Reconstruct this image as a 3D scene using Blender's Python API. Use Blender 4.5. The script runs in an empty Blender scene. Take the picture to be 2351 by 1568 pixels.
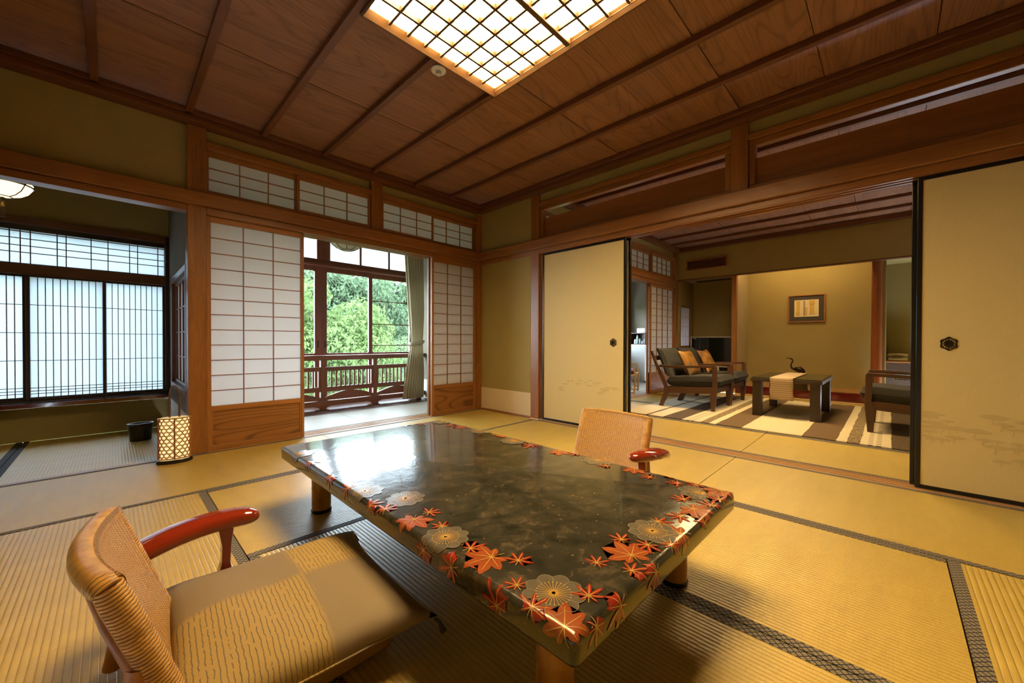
import bpy, bmesh, math, random
from mathutils import Vector, Matrix
random.seed(7)
PI = math.pi
U = 0.86                      # one building unit (the camera height) in metres
sc = bpy.context.scene
C = sc.collection

# ------------------------------------------------------------------ camera
FPX, YAW, PIT, ROL, CY = 892.67, math.radians(44.256), math.radians(-.4595), math.radians(.1253), 791.61
Fv = Vector((math.cos(YAW)*math.cos(PIT), math.sin(YAW)*math.cos(PIT), math.sin(PIT)))
r0 = Vector((math.sin(YAW), -math.cos(YAW), 0)); u0 = r0.cross(Fv)
Rv = math.cos(ROL)*r0 + math.sin(ROL)*u0; Uv = math.cos(ROL)*u0 - math.sin(ROL)*r0
cd = bpy.data.cameras.new('camera'); cam = bpy.data.objects.new('camera', cd); C.objects.link(cam)
cd.sensor_width = 36; cd.lens = FPX/2351*36; cd.shift_y = (CY-784)/2351; cd.clip_start = .02; cd.clip_end = 200
m = Matrix.Identity(4)
for i in range(3):
    m[i][0], m[i][1], m[i][2] = Rv[i], Uv[i], -Fv[i]
m.translation = Vector((0, 0, U)); cam.matrix_world = m
sc.camera = cam

# ------------------------------------------------------------------ world, sun, exposure
SKY = 21.0; LAMP = 54.0
wd = bpy.data.worlds.new('sky'); sc.world = wd; wd.use_nodes = True
bg = wd.node_tree.nodes['Background']; bg.inputs[0].default_value = (.74, .87, 1, 1); bg.inputs[1].default_value = SKY
sl = bpy.data.lights.new('sun', 'SUN'); sl.energy = 7.0; sl.angle = .5; sl.color = (1, .97, .9)
so = bpy.data.objects.new('sun', sl); C.objects.link(so); so.rotation_euler = (math.radians(38), math.radians(-14), 0)
vs = sc.view_settings; vs.view_transform = 'Standard'; vs.look = 'None'; vs.exposure = 0.12; vs.gamma = 1; vs.use_curve_mapping = False
sc.cycles.use_denoising = True; sc.cycles.max_bounces = 10; sc.cycles.diffuse_bounces = 5; sc.cycles.transparent_max_bounces = 16
sc.cycles.sample_clamp_indirect = 8; sc.cycles.caustics_reflective = False; sc.cycles.caustics_refractive = False
def portal(name, x, y, z, sx, sz, rot):
    l = bpy.data.lights.new(name, 'AREA'); l.shape = 'RECTANGLE'; l.size = sx*U; l.size_y = sz*U; l.cycles.is_portal = True
    o = bpy.data.objects.new(name, l); C.objects.link(o); o.location = (x*U, y*U, z*U); o.rotation_euler = rot
portal('window_portal', 2.2, 6.46, 1.4, 3.6, 2.6, (-PI/2, 0, 0))
portal('window_portal', 7.9, 5.06, 1.35, 3.1, 1.1, (-PI/2, 0, 0))

# ------------------------------------------------------------------ node helpers and materials
MAT = {}
class NT:
    def __init__(s, name):
        s.m = bpy.data.materials.new(name); s.m.use_nodes = True; s.t = s.m.node_tree
        s.b = s.t.nodes['Principled BSDF']; s.out = s.t.nodes['Material Output']; MAT[name] = s.m
    def n(s, typ, ins=None, **kw):
        o = s.t.nodes.new(typ)
        for k, v in kw.items(): setattr(o, k, v)
        if ins:
            for k, v in ins.items(): s.set(o.inputs[k], v)
        return o
    def set(s, sock, v):
        if isinstance(v, bpy.types.NodeSocket): s.t.links.new(v, sock)
        elif isinstance(v, (tuple, list)) and len(v) == 3 and sock.type == 'RGBA': sock.default_value = (*v, 1)
        else: sock.default_value = v
    def math(s, op, a, b=0.0, c=0.0):
        o = s.t.nodes.new('ShaderNodeMath'); o.operation = op
        s.set(o.inputs[0], a); s.set(o.inputs[1], b); s.set(o.inputs[2], c); return o.outputs[0]
    def coord(s, scale=(1, 1, 1), rnd=True, kind='Object'):
        tc = s.n('ShaderNodeTexCoord'); v = tc.outputs[kind]
        if rnd:
            oi = s.n('ShaderNodeObjectInfo'); k = s.math('MULTIPLY', oi.outputs['Random'], 37.0)
            v = s.n('ShaderNodeVectorMath', {0: v, 1: k}, operation='ADD').outputs[0]
        return s.n('ShaderNodeVectorMath', {0: v, 1: scale}, operation='MULTIPLY').outputs[0]
    def noise(s, vec, scale, detail=3, rough=.5, dist=0):
        return s.n('ShaderNodeTexNoise', {'Vector': vec, 'Scale': scale, 'Detail': detail, 'Roughness': rough, 'Distortion': dist}).outputs[0]
    def ramp(s, fac, stops, interp='LINEAR'):
        r = s.n('ShaderNodeValToRGB', {'Fac': fac}); e = r.color_ramp.elements; r.color_ramp.interpolation = interp
        while len(e) < len(stops): e.new(.5)
        for el, (p, c) in zip(e, stops): el.position = p; el.color = (*c, 1)
        return r.outputs[0]
    def mix(s, f, a, b, blend='MIX'):
        o = s.n('ShaderNodeMix', data_type='RGBA', blend_type=blend)
        s.set(o.inputs[0], f); s.set(o.inputs[6], a); s.set(o.inputs[7], b); return o.outputs[2]
    def bump(s, h, dist, strength=1):
        s.set(s.b.inputs['Normal'], s.n('ShaderNodeBump', {'Height': h, 'Distance': dist, 'Strength': strength}).outputs[0])
    def fin(s, col, rough=.5, spec=.5, metal=0, coat=0):
        s.set(s.b.inputs['Base Color'], col); s.set(s.b.inputs['Roughness'], rough)
        s.b.inputs['Specular IOR Level'].default_value = spec; s.b.inputs['Metallic'].default_value = metal
        s.b.inputs['Coat Weight'].default_value = coat; s.b.inputs['Coat Roughness'].default_value = .06
        return s.m
def plain(name, col, rough=.5, spec=.5, metal=0, coat=0, var=.06, scale=20):
    t = NT(name); v = t.noise(t.coord(), scale, 3)
    c = t.mix(v, tuple(x*(1-var) for x in col), tuple(min(1, x*(1+var)) for x in col))
    return t.fin(c, rough, spec, metal, coat)
def wood(name, dark, light, rough=.4, rings=0, coat=0, fine=1.0, rs=.62):
    for ax in 'xyz':
        t = NT(name+'_'+ax); st = {'x': (.06, 1, 1), 'y': (1, .06, 1), 'z': (1, 1, .06)}[ax]
        v = t.coord(st); f = t.noise(v, 130*fine, 4, .6); g = t.noise(v, 11*fine, 3, .5, .4)
        k = t.math('ADD', t.math('MULTIPLY', f, .45), t.math('MULTIPLY', g, .6))
        col = t.ramp(k, [(.28, dark), (.75, light)])
        if rings:
            v2 = t.coord({'x': (.16, 1, 1), 'y': (1, .16, 1), 'z': (1, 1, .16)}[ax])
            w = t.noise(v2, rings, 1.2, .4); sn = t.math('SINE', t.math('MULTIPLY', w, 150.0))
            lf = t.math('POWER', t.math('MULTIPLY_ADD', sn, .5, .5), 8.0)
            col = t.mix(t.math('MULTIPLY', lf, rs), col, tuple(x*.35 for x in dark))
        t.bump(f, .0006, .5); t.fin(col, rough, .5, 0, coat)
    return name
wood('cedar', (.15, .050, .011), (.37, .150, .038), .34)              # posts, beams
wood('ceilwood', (.165, .066, .029), (.34, .158, .076), .5, rings=3.2, rs=.34)   # ceiling boards
wood('darkcedar', (.085, .027, .010), (.18, .062, .020), .45)           # battens, cornice
wood('shojiwood', (.20, .075, .018), (.42, .18, .052), .42)
wood('panelwood', (.19, .068, .016), (.36, .15, .042), .45, rings=3.0)
wood('transomwood', (.15, .050, .012), (.29, .105, .027), .45)
wood('winframe', (.12, .042, .026), (.25, .095, .058), .35)
wood('darkframe', (.020, .010, .007), (.055, .026, .017), .4)
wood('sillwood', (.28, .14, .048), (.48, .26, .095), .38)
wood('chairwood', (.045, .020, .011), (.12, .055, .030), .32)
wood('tablewood', (.020, .012, .008), (.055, .032, .022), .35)
wood('floorwood', (.045, .022, .015), (.12, .065, .045), .25)
wood('lampwood', (.040, .017, .004), (.085, .038, .010), .5)
wood('lampframe', (.06, .026, .006), (.11, .05, .014), .45)
wood('column', (.13, .030, .008), (.30, .085, .022), .28)
def W(n, ax): return MAT[n+'_'+ax]
def mk_plaster(name, a, b):
    t = NT(name); v = t.coord(rnd=False); f = t.noise(v, 420, 2, .6); g = t.noise(v, 3, 3)
    t.bump(f, .0012, .6); t.fin(t.mix(t.math('MULTIPLY_ADD', g, .6, t.math('MULTIPLY', f, .4)), a, b), .92, .15)
mk_plaster('plaster', (.30, .235, .088), (.40, .315, .125))
mk_plaster('plaster_grey', (.16, .14, .105), (.22, .195, .15))
mk_plaster('plaster_light', (.36, .29, .16), (.45, .37, .21))
mk_plaster('cream_band', (.62, .50, .33), (.70, .58, .39))
mk_plaster('grey_band', (.55, .53, .50), (.62, .60, .57))
for ax in 'xy':
    for nm, ca, cb in (('tatami', (.42, .285, .056), (.61, .435, .092)), ('palemat', (.33, .31, .26), (.40, .38, .33))):
        t = NT(nm+'_'+ax); tc = t.n('ShaderNodeTexCoord'); sp = t.n('ShaderNodeSeparateXYZ', {0: tc.outputs['Object']})
        acr = sp.outputs['Y' if ax == 'x' else 'X']
        rd = t.math('ABSOLUTE', t.math('SINE', t.math('MULTIPLY', acr, PI/.0165)))
        rdp = t.math('POWER', rd, .45)
        st = t.noise(t.coord((520, 45, 1) if ax == 'x' else (45, 520, 1)), 1, 2, .6)
        lg = t.noise(t.coord((2, 9, 1) if ax == 'y' else (9, 2, 1)), 1.5, 3)
        oi = t.n('ShaderNodeObjectInfo')
        k = t.math('ADD', t.math('MULTIPLY', st, .75), t.math('MULTIPLY_ADD', lg, .5, -.12))
        col = t.ramp(k, [(.25, ca), (.8, cb)])
        col = t.mix(t.math('MULTIPLY_ADD', rdp, -.5, .5), col, tuple(x*.45 for x in ca))
        col = t.mix(t.math('MULTIPLY', oi.outputs['Random'], .22), col, (.40, .27, .07))
        t.bump(t.math('MULTIPLY_ADD', st, .25, rdp), .0022, .8); t.fin(col, .38, .8)
def mk_heri(name, bgc, ln, p):
    t = NT(name); tc = t.n('ShaderNodeTexCoord'); sp = t.n('ShaderNodeSeparateXYZ', {0: tc.outputs['Object']})
    x, y = sp.outputs['X'], sp.outputs['Y']
    def tri(e): return t.math('ABSOLUTE', t.math('SUBTRACT', t.math('FRACT', t.math('DIVIDE', e, p)), .5))
    d = t.math('MINIMUM', tri(t.math('ADD', x, y)), tri(t.math('SUBTRACT', x, y)))
    e = t.math('MAXIMUM', tri(t.math('ADD', x, y)), tri(t.math('SUBTRACT', x, y)))
    l1 = t.math('LESS_THAN', d, .13); dot = t.math('GREATER_THAN', t.math('MINIMUM', tri(t.math('ADD', x, y)), tri(t.math('SUBTRACT', x, y))), .40)
    t.fin(t.mix(t.math('MAXIMUM', l1, t.math('MULTIPLY', dot, .6)), bgc, ln), .75, .3)
mk_heri('heri', (.24, .195, .14), (.022, .024, .034), .021)
plain('heri_dark', (.022, .022, .026), .8)
# papers
def mk_paper(name, col, tr, trc):
    t = NT(name); f = t.noise(t.coord(rnd=False), 60, 3); c = t.mix(f, tuple(x*.95 for x in col), col)
    d = t.n('ShaderNodeBsdfDiffuse', {'Color': c}); r = t.n('ShaderNodeBsdfTranslucent', {'Color': trc})
    mx = t.n('ShaderNodeMixShader', {0: tr, 1: d.outputs[0], 2: r.outputs[0]}); t.t.links.new(mx.outputs[0], t.out.inputs[0])
mk_paper('paper', (.78, .75, .68), .55, (.74, .74, .75))
mk_paper('paper_blue', (.46, .49, .50), .60, (.52, .565, .59))
mk_paper('frost', (.70, .74, .74), .75, (.60, .64, .66))
mk_paper('shade', (.80, .74, .60), .6, (1, .95, .85))
t = NT('glass'); tr = t.n('ShaderNodeBsdfTransparent', {'Color': (.93, .96, .96)}); gl = t.n('ShaderNodeBsdfGlossy', {'Color': (1, 1, 1), 'Roughness': .02})
lw = t.n('ShaderNodeLayerWeight', {'Blend': .5}); fc = t.math('MULTIPLY_ADD', t.math('POWER', lw.outputs['Facing'], 4.0), .5, .02); mx = t.n('ShaderNodeMixShader', {0: fc, 1: tr.outputs[0], 2: gl.outputs[0]}); t.t.links.new(mx.outputs[0], t.out.inputs[0])
def emit(name, col, s):
    t = NT(name); e = t.n('ShaderNodeEmission', {'Color': col, 'Strength': s}); t.t.links.new(e.outputs[0], t.out.inputs[0])
emit('lamp_paper', (1, .70, .31), LAMP)
emit('lantern_paper', (1, .66, .28), 1.25)
emit('pendant_glass', (1, .72, .36), 2.4)
emit('cove_tube', (1, .68, .33), 42)
t = NT('fusuma'); f = t.noise(t.coord((300, 300, 30), rnd=False), 1, 2); g = t.noise(t.coord(rnd=False), 2, 2)
t.bump(f, .0004, .5); t.fin(t.mix(f, (.56, .44, .195), (.63, .50, .23)), .6, .3)
plain('fusuma_print', (.51, .395, .18), .7, .3)
plain('blacklacquer', (.010, .009, .008), .22, .5)
plain('bronze', (.035, .022, .012), .38, .5, .7)
plain('gold', (.62, .38, .08), .35, .5, .5)
plain('redlacquer', (.22, .022, .008), .10, .5, 0, .8, .2, 6)
plain('kamachi', (.10, .008, .006), .10, .5, 0, .8, .1)
plain('blackplastic', (.012, .012, .014), .25)
plain('screen', (.004, .004, .005), .08, .5)
plain('silver', (.62, .60, .56), .35, .5, .3)
plain('white', (.72, .72, .70), .5)
plain('fridge', (.50, .50, .50), .35)
plain('greyfabric', (.050, .048, .046), .9, .2, 0, 0, .25, 200)
plain('beige', (.55, .44, .26), .5)
plain('picmat', (.060, .052, .040), .8)
plain('picpaper', (.72, .62, .40), .8)
plain('picyellow', (.62, .42, .09), .8)
plain('picgrey', (.33, .27, .19), .8)
plain('rattan_pale', (.55, .33, .13), .4)
plain('stone', (.30, .30, .29), .9, .2, 0, 0, .3, 12)
plain('bark', (.10, .075, .05), .95, .1, 0, 0, .4, 14)
plain('ground', (.10, .13, .05), .95, .1, 0, 0, .5, 2)
plain('screenglass', (.020, .024, .020), .06, .5)
plain('dimglass', (.35, .46, .42), .3)
plain('bluegrey', (.30, .34, .36), .2)
plain('plumcloth', (.16, .07, .09), .9)
def mk_leaf(name, a, b):
    t = NT(name); oi = t.n('ShaderNodeNewGeometry'); c = t.mix(t.noise(t.coord(rnd=False), 3.0, 3), a, b)
    d = t.n('ShaderNodeBsdfDiffuse', {'Color': c}); r = t.n('ShaderNodeBsdfTranslucent', {'Color': c})
    mx = t.n('ShaderNodeMixShader', {0: .4, 1: d.outputs[0], 2: r.outputs[0]}); t.t.links.new(mx.outputs[0], t.out.inputs[0])
mk_leaf('leaf_bright', (0.0646, 0.114, 0.0342), (0.1596, 0.2128, 0.0836))
mk_leaf('leaf_mid', (0.0456, 0.0798, 0.0418), (0.1064, 0.1444, 0.0836))
mk_leaf('leaf_dark', (0.038, 0.0608, 0.0418), (0.0912, 0.1216, 0.0874))
mk_leaf('leaf_round', (0.076, 0.1216, 0.0532), (0.1444, 0.1824, 0.0988))
# lacquer table
t = NT('lacquer'); v = t.coord(rnd=False)
a = t.noise(v, 26, 5, .65, .5); b = t.noise(v, 9, 3, .6, .3)
col = t.ramp(t.math('MULTIPLY_ADD', b, .35, t.math('MULTIPLY', a, .65)), [(.36, (.010, .013, .009)), (.52, (.034, .032, .022)), (.66, (.085, .064, .040))])
vo = t.n('ShaderNodeTexVoronoi', {'Vector': v, 'Scale': 26.0, 'Randomness': 1.0}); fl = t.math('LESS_THAN', vo.outputs['Distance'], .085)
col = t.mix(t.math('MULTIPLY', fl, .7), col, (.18, .095, .03))
w = t.noise(t.coord((1, 1, 1), rnd=False), 16, 4, .6, .8); t.bump(w, .0016, .55); t.fin(col, .17, .5, 0, .35)
def leafpaint(name, c1, c2):
    t = NT(name); f = t.noise(t.coord(rnd=False), 30, 4); t.fin(t.mix(f, c1, c2), .22, .5, 0, .3)
leafpaint('leaf_red', (.22, .015, .007), (.31, .028, .012)); leafpaint('leaf_orange', (.23, .046, .010), (.31, .073, .018)); leafpaint('petal', (.055, .047, .034), (.16, .135, .10))
leafpaint('petal_line', (.20, .165, .11), (.30, .25, .17))
leafpaint('vein', (.45, .26, .06), (.55, .34, .09))
# bamboo leg
t = NT('bamboo'); v = t.coord((1, 1, .25)); f = t.noise(v, 22, 4, .6); g = t.noise(t.coord((1, 1, .4)), 30, 5, .7)
col = t.ramp(f, [(.3, (.26, .12, .03)), (.7, (.48, .25, .075))]); sp = t.math('GREATER_THAN', g, .62)
t.fin(t.mix(t.math('MULTIPLY', sp, .75), col, (.055, .026, .010)), .3, .5)
# rattan: wrapped cane and herringbone weave
t = NT('cane'); tc = t.n('ShaderNodeTexCoord'); sp = t.n('ShaderNodeSeparateXYZ', {0: tc.outputs['UV']})
rg = t.math('ABSOLUTE', t.math('SINE', t.math('MULTIPLY', sp.outputs['Y'], PI/.0075))); nz = t.noise(t.coord(), 35, 3)
col = t.ramp(nz, [(.3, (.42, .21, .045)), (.7, (.66, .38, .115))]); col = t.mix(t.math('POWER', t.math('SUBTRACT', 1, rg), 2.0), col, (.12, .05, .012))
t.bump(t.math('POWER', rg, .5), .0022, .9); t.fin(col, .28, .5)
t = NT('weave'); tc = t.n('ShaderNodeTexCoord'); sp = t.n('ShaderNodeSeparateXYZ', {0: tc.outputs['UV']}); x, y = sp.outputs['X'], sp.outputs['Y']
p = .013
zz = t.math('ABSOLUTE', t.math('SUBTRACT', t.math('FRACT', t.math('DIVIDE', x, p*2)), .5))
s1 = t.math('ABSOLUTE', t.math('SINE', t.math('MULTIPLY', t.math('ADD', y, t.math('MULTIPLY', zz, p*1.6)), PI/.0062)))
s2 = t.math('ABSOLUTE', t.math('SINE', t.math('MULTIPLY', x, PI/p)))
hh = t.math('MULTIPLY', t.math('POWER', s1, .5), t.math('POWER', s2, .3))
nz = t.noise(t.coord(), 120, 3); col = t.ramp(nz, [(.3, (.42, .22, .06)), (.7, (.66, .40, .14))])
col = t.mix(t.math('SUBTRACT', 1, hh), col, (.20, .075, .018)); t.bump(hh, .003, .9); t.fin(col, .38, .5)
# zabuton cushion cloth: two plain taupe quarters and two gold quarters with wavering lines (object coordinates, metres)
t = NT('zabuton'); tc = t.n('ShaderNodeTexCoord'); sp = t.n('ShaderNodeSeparateXYZ', {0: tc.outputs['Object']}); x, y = sp.outputs['X'], sp.outputs['Y']
nz = t.noise(t.coord((1, 1, 1), rnd=False), 5, 2); wob = t.math('MULTIPLY_ADD', nz, .06, -.03)
sx = t.n('ShaderNodeMapRange', {0: t.math('ADD', x, wob), 1: .03, 2: .05, 3: -1.0, 4: 1.0}).outputs[0]
sy = t.n('ShaderNodeMapRange', {0: t.math('ADD', y, wob), 1: .02, 2: .045, 3: -1.0, 4: 1.0}).outputs[0]
q = t.math('MULTIPLY_ADD', t.math('MULTIPLY', sx, sy), .5, .5)
wn = t.noise(t.coord((1, 1, 1), rnd=False), 40, 3, .6)
ln = t.math('SINE', t.math('MULTIPLY_ADD', wn, 5.0, t.math('MULTIPLY', x, 2*PI/.011)))
brk = t.math('GREATER_THAN', t.noise(t.coord((60, 30, 1), rnd=False), 1, 2), .38)
lm = t.math('MULTIPLY', t.math('MULTIPLY', t.math('GREATER_THAN', ln, .83), brk), .8)
gold = t.mix(lm, (.36, .24, .08), (.075, .062, .05)); cl = t.noise(t.coord((1, 1, 1), rnd=False), 700, 1)
col = t.mix(q, (.225, .165, .10), gold); col = t.mix(t.math('MULTIPLY', cl, .3), col, (.12, .09, .06)); t.bump(cl, .0005, .4); t.fin(col, .72, .35)
# gold pillow, curtain, rug, runner
t = NT('goldcloth'); g = t.noise(t.coord((4, 1, 1)), 5, 2); t.fin(t.ramp(g, [(.38, (.16, .105, .045)), (.55, (.36, .155, .025)), (.72, (.42, .25, .08))]), .32, .6, .25)
t = NT('curtain'); f = t.noise(t.coord((400, 400, 20), rnd=False), 1, 2); d = t.n('ShaderNodeBsdfDiffuse', {'Color': t.mix(f, (.46, .40, .26), (.56, .50, .34))})
r = t.n('ShaderNodeBsdfTranslucent', {'Color': (.5, .45, .3)}); mx = t.n('ShaderNodeMixShader', {0: .12, 1: d.outputs[0], 2: r.outputs[0]}); t.t.links.new(mx.outputs[0], t.out.inputs[0])
t = NT('rug'); tc = t.n('ShaderNodeTexCoord'); sp = t.n('ShaderNodeSeparateXYZ', {0: tc.outputs['Object']}); yy = t.math('DIVIDE', sp.outputs['Y'], U)
wob = t.noise(t.coord((3, 30, 1), rnd=False), 1, 2)
ay = t.math('ABSOLUTE', t.math('SUBTRACT', t.math('MULTIPLY_ADD', wob, .03, yy), .965))
cr, br, dk, mxc = (.62, .54, .38), (.105, .060, .030), (.080, .050, .030), (.30, .22, .125)
base = t.ramp(t.math('DIVIDE', ay, 2.0), [(0, cr), (.138, br), (.28, cr), (.318, mxc), (.37, cr), (.478, dk), (.60, cr), (.70, br), (.72, cr)], 'CONSTANT')
stv = t.noise(t.coord((14, 260, 1), rnd=False), 1, 2, .6); mid = t.math('MULTIPLY', t.math('GREATER_THAN', stv, .52), t.math('LESS_THAN', t.math('ABSOLUTE', t.math('SUBTRACT', ay, .70)), .40))
base = t.mix(t.math('MULTIPLY', stv, .55), base, t.mix(.5, base, (.40, .31, .20)))
m2 = t.math('LESS_THAN', t.math('ABSOLUTE', t.math('SUBTRACT', ay, .69)), .05); m3 = t.math('LESS_THAN', t.math('ABSOLUTE', t.math('SUBTRACT', ay, 1.08)), .12)
ms = t.math('MULTIPLY', t.math('MAXIMUM', m2, m3), t.math('GREATER_THAN', stv, .5)); base = t.mix(t.math('MULTIPLY', ms, .8), base, (.07, .045, .028))
m4 = t.math('LESS_THAN', t.math('ABSOLUTE', t.math('SUBTRACT', ay, .85)), .055); mot = t.math('MULTIPLY', t.math('GREATER_THAN', t.math('SINE', t.math('MULTIPLY', sp.outputs['X'], 85.0)), .45), t.math('GREATER_THAN', t.math('SINE', t.math('MULTIPLY', sp.outputs['Y'], 120.0)), -.3))
base = t.mix(t.math('MULTIPLY', t.math('MULTIPLY', m4, mot), .75), base, (.12, .075, .04))
t.bump(stv, .003, .8); t.fin(base, .9, .15)
t = NT('runner'); tc = t.n('ShaderNodeTexCoord'); sp = t.n('ShaderNodeSeparateXYZ', {0: tc.outputs['Object']})
k = t.math('ADD', t.math('MULTIPLY', sp.outputs['X'], 1.0), sp.outputs['Z']); l = t.math('GREATER_THAN', t.math('SINE', t.math('MULTIPLY', k, 2*PI/.024)), .72)
f = t.noise(t.coord((300, 300, 300), rnd=False), 1, 2); t.fin(t.mix(t.math('MULTIPLY', l, .7), t.mix(f, (.40, .29, .18), (.50, .37, .24)), (.10, .07, .045)), .85, .2)

# ------------------------------------------------------------------ mesh helpers
class MB:
    def __init__(s): s.v = []; s.f = []; s.uv = None
    def add(s, vs, fs):
        n = len(s.v); s.v += [tuple(v) for v in vs]; s.f += [tuple(i+n for i in f) for f in fs]; return s
    def box(s, x0, x1, y0, y1, z0, z1):
        return s.add([(x0, y0, z0), (x1, y0, z0), (x1, y1, z0), (x0, y1, z0), (x0, y0, z1), (x1, y0, z1), (x1, y1, z1), (x0, y1, z1)],
                     [(0, 3, 2, 1), (4, 5, 6, 7), (0, 1, 5, 4), (1, 2, 6, 5), (2, 3, 7, 6), (3, 0, 4, 7)])
    def hexa(s, a, b):            # two quads of four points joined into a solid
        return s.add(list(a)+list(b), [(3, 2, 1, 0), (4, 5, 6, 7), (0, 1, 5, 4), (1, 2, 6, 5), (2, 3, 7, 6), (3, 0, 4, 7)])
    def prism(s, poly, plane, a0, a1):
        f = {'xy': lambda p, a: (p[0], p[1], a), 'xz': lambda p, a: (p[0], a, p[1]), 'yz': lambda p, a: (a, p[0], p[1])}[plane]
        n = len(poly); vs = [f(p, a0) for p in poly]+[f(p, a1) for p in poly]
        return s.add(vs, [tuple(range(n))[::-1], tuple(range(n, 2*n))]+[(i, (i+1) % n, (i+1) % n+n, i+n) for i in range(n)])
    def tube(s, pts, r, n=8, flat=1.0):
        pts = [Vector(p) for p in pts]; k = len(pts); rs = r if isinstance(r, (list, tuple)) else [r]*k
        vs = []; up = Vector((0, 0, 1))
        d0 = (pts[1]-pts[0]).normalized()
        if abs(d0.dot(up)) > .95: up = Vector((1, 0, 0))
        a = d0.cross(up).normalized(); L = 0; uvs = []
        for i, p in enumerate(pts):
            d = (pts[min(i+1, k-1)]-pts[max(i-1, 0)]).normalized(); a = (a-d*a.dot(d)).normalized(); b = d.cross(a)
            if i: L += (pts[i]-pts[i-1]).length
            for j in range(n):
                t_ = 2*PI*j/n; vs.append(p+(a*math.cos(t_)*rs[i]+b*math.sin(t_)*rs[i]*flat)); uvs.append((j/n, L))
        fs = [(i*n+j, i*n+(j+1) % n, (i+1)*n+(j+1) % n, (i+1)*n+j) for i in range(k-1) for j in range(n)]
        fs += [tuple(range(n))[::-1], tuple(range((k-1)*n, k*n))]
        s.uvl = (s.uv or [(0, 0)]*len(s.v))+[(u*.2, v*U) for u, v in uvs]; s.uv = s.uvl
        return s.add(vs, fs)
    def lathe(s, prof, cx=0, cy=0, n=24, sx=1, sy=1):
        k = len(prof); vs = [(cx+r*math.cos(2*PI*j/n)*sx, cy+r*math.sin(2*PI*j/n)*sy, z) for r, z in prof for j in range(n)]
        fs = [(i*n+j, i*n+(j+1) % n, (i+1)*n+(j+1) % n, (i+1)*n+j) for i in range(k-1) for j in range(n)]
        if prof[0][0] > 1e-5: fs.append(tuple(range(n))[::-1])
        if prof[-1][0] > 1e-5: fs.append(tuple(range((k-1)*n, k*n)))
        return s.add(vs, fs)
    def grid(s, fn, nu, nv):
        vs = [fn(i/nu, j/nv) for i in range(nu+1) for j in range(nv+1)]
        return s.add(vs, [(i*(nv+1)+j, (i+1)*(nv+1)+j, (i+1)*(nv+1)+j+1, i*(nv+1)+j+1) for i in range(nu) for j in range(nv)])
    def mesh(s, name, mat, smooth=False, recalc=True):
        me = bpy.data.meshes.new(name); me.from_pydata([(a*U, b*U, c*U) for a, b, c in s.v], [], s.f)
        if s.uv and len(s.uv) == len(s.v):
            ul = me.uv_layers.new(name='UVMap')
            for lp in me.loops: ul.data[lp.index].uv = s.uv[lp.vertex_index]
        if recalc:
            bm = bmesh.new(); bm.from_mesh(me); bmesh.ops.recalc_face_normals(bm, faces=bm.faces); bm.to_mesh(me); bm.free()
        if smooth: me.shade_smooth(); me.set_sharp_from_angle(angle=math.radians(42))
        me.materials.append(mat); return me
    def build(s, name, mat, parent=None, smooth=False, bev=0, kind=None, recalc=True, label=None):
        if isinstance(mat, str): mat = MAT[mat]
        o = bpy.data.objects.new(name, s.mesh(name, mat, smooth, recalc)); C.objects.link(o)
        if parent: o.parent = parent
        if bev:
            b = o.modifiers.new('bevel', 'BEVEL'); b.width = bev; b.segments = 2; b.limit_method = 'ANGLE'; b.angle_limit = math.radians(45)
        if kind: o['kind'] = kind
        if label: o['label'] = label
        return o
def bx(name, mat, x0, x1, y0, y1, z0, z1, parent=None, bev=.002, kind=None, label=None):
    return MB().box(min(x0, x1), max(x0, x1), min(y0, y1), max(y0, y1), z0, z1).build(name, mat, parent, bev=bev, kind=kind, label=label)
def empty(name, loc=(0, 0, 0), rz=0, label=None, cat=None, group=None, kind=None):
    o = bpy.data.objects.new(name, None); C.objects.link(o); o.location = Vector(loc)*U; o.rotation_euler = (0, 0, rz); o.empty_display_size = .05
    return tag(o, label, cat, group, kind)
def tag(o, label=None, cat=None, group=None, kind=None):
    if label: o['label'] = label
    if cat: o['category'] = cat
    if group: o['group'] = group
    if kind: o['kind'] = kind
    return o
def copy_tree(o, parent=None):
    c = o.copy(); C.objects.link(c); c.parent = parent
    for ch in list(o.children): copy_tree(ch, c)
    return c
class Pl:                       # a wall plane: a runs along the wall, b is depth behind its face, z is up
    def __init__(s, ax, d, sg=1): s.ax = ax; s.d = d; s.sg = sg
    def box(s, mb, a0, a1, b0, b1, z0, z1):
        p, q = sorted((s.d+s.sg*b0, s.d+s.sg*b1)); a0, a1 = sorted((a0, a1))
        return mb.box(a0, a1, p, q, z0, z1) if s.ax == 'x' else mb.box(p, q, a0, a1, z0, z1)
    def o(s, name, mat, a0, a1, b0, b1, z0, z1, parent=None, bev=.002, kind=None, label=None):
        return s.box(MB(), a0, a1, b0, b1, z0, z1).build(name, mat, parent, bev=bev, kind=kind, label=label)
# ================================================================== THE SETTING
XW, YS = -.72, -1.34                  # west and south ends of the main room
XA = -1.82                            # west end of the alcove
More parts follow.
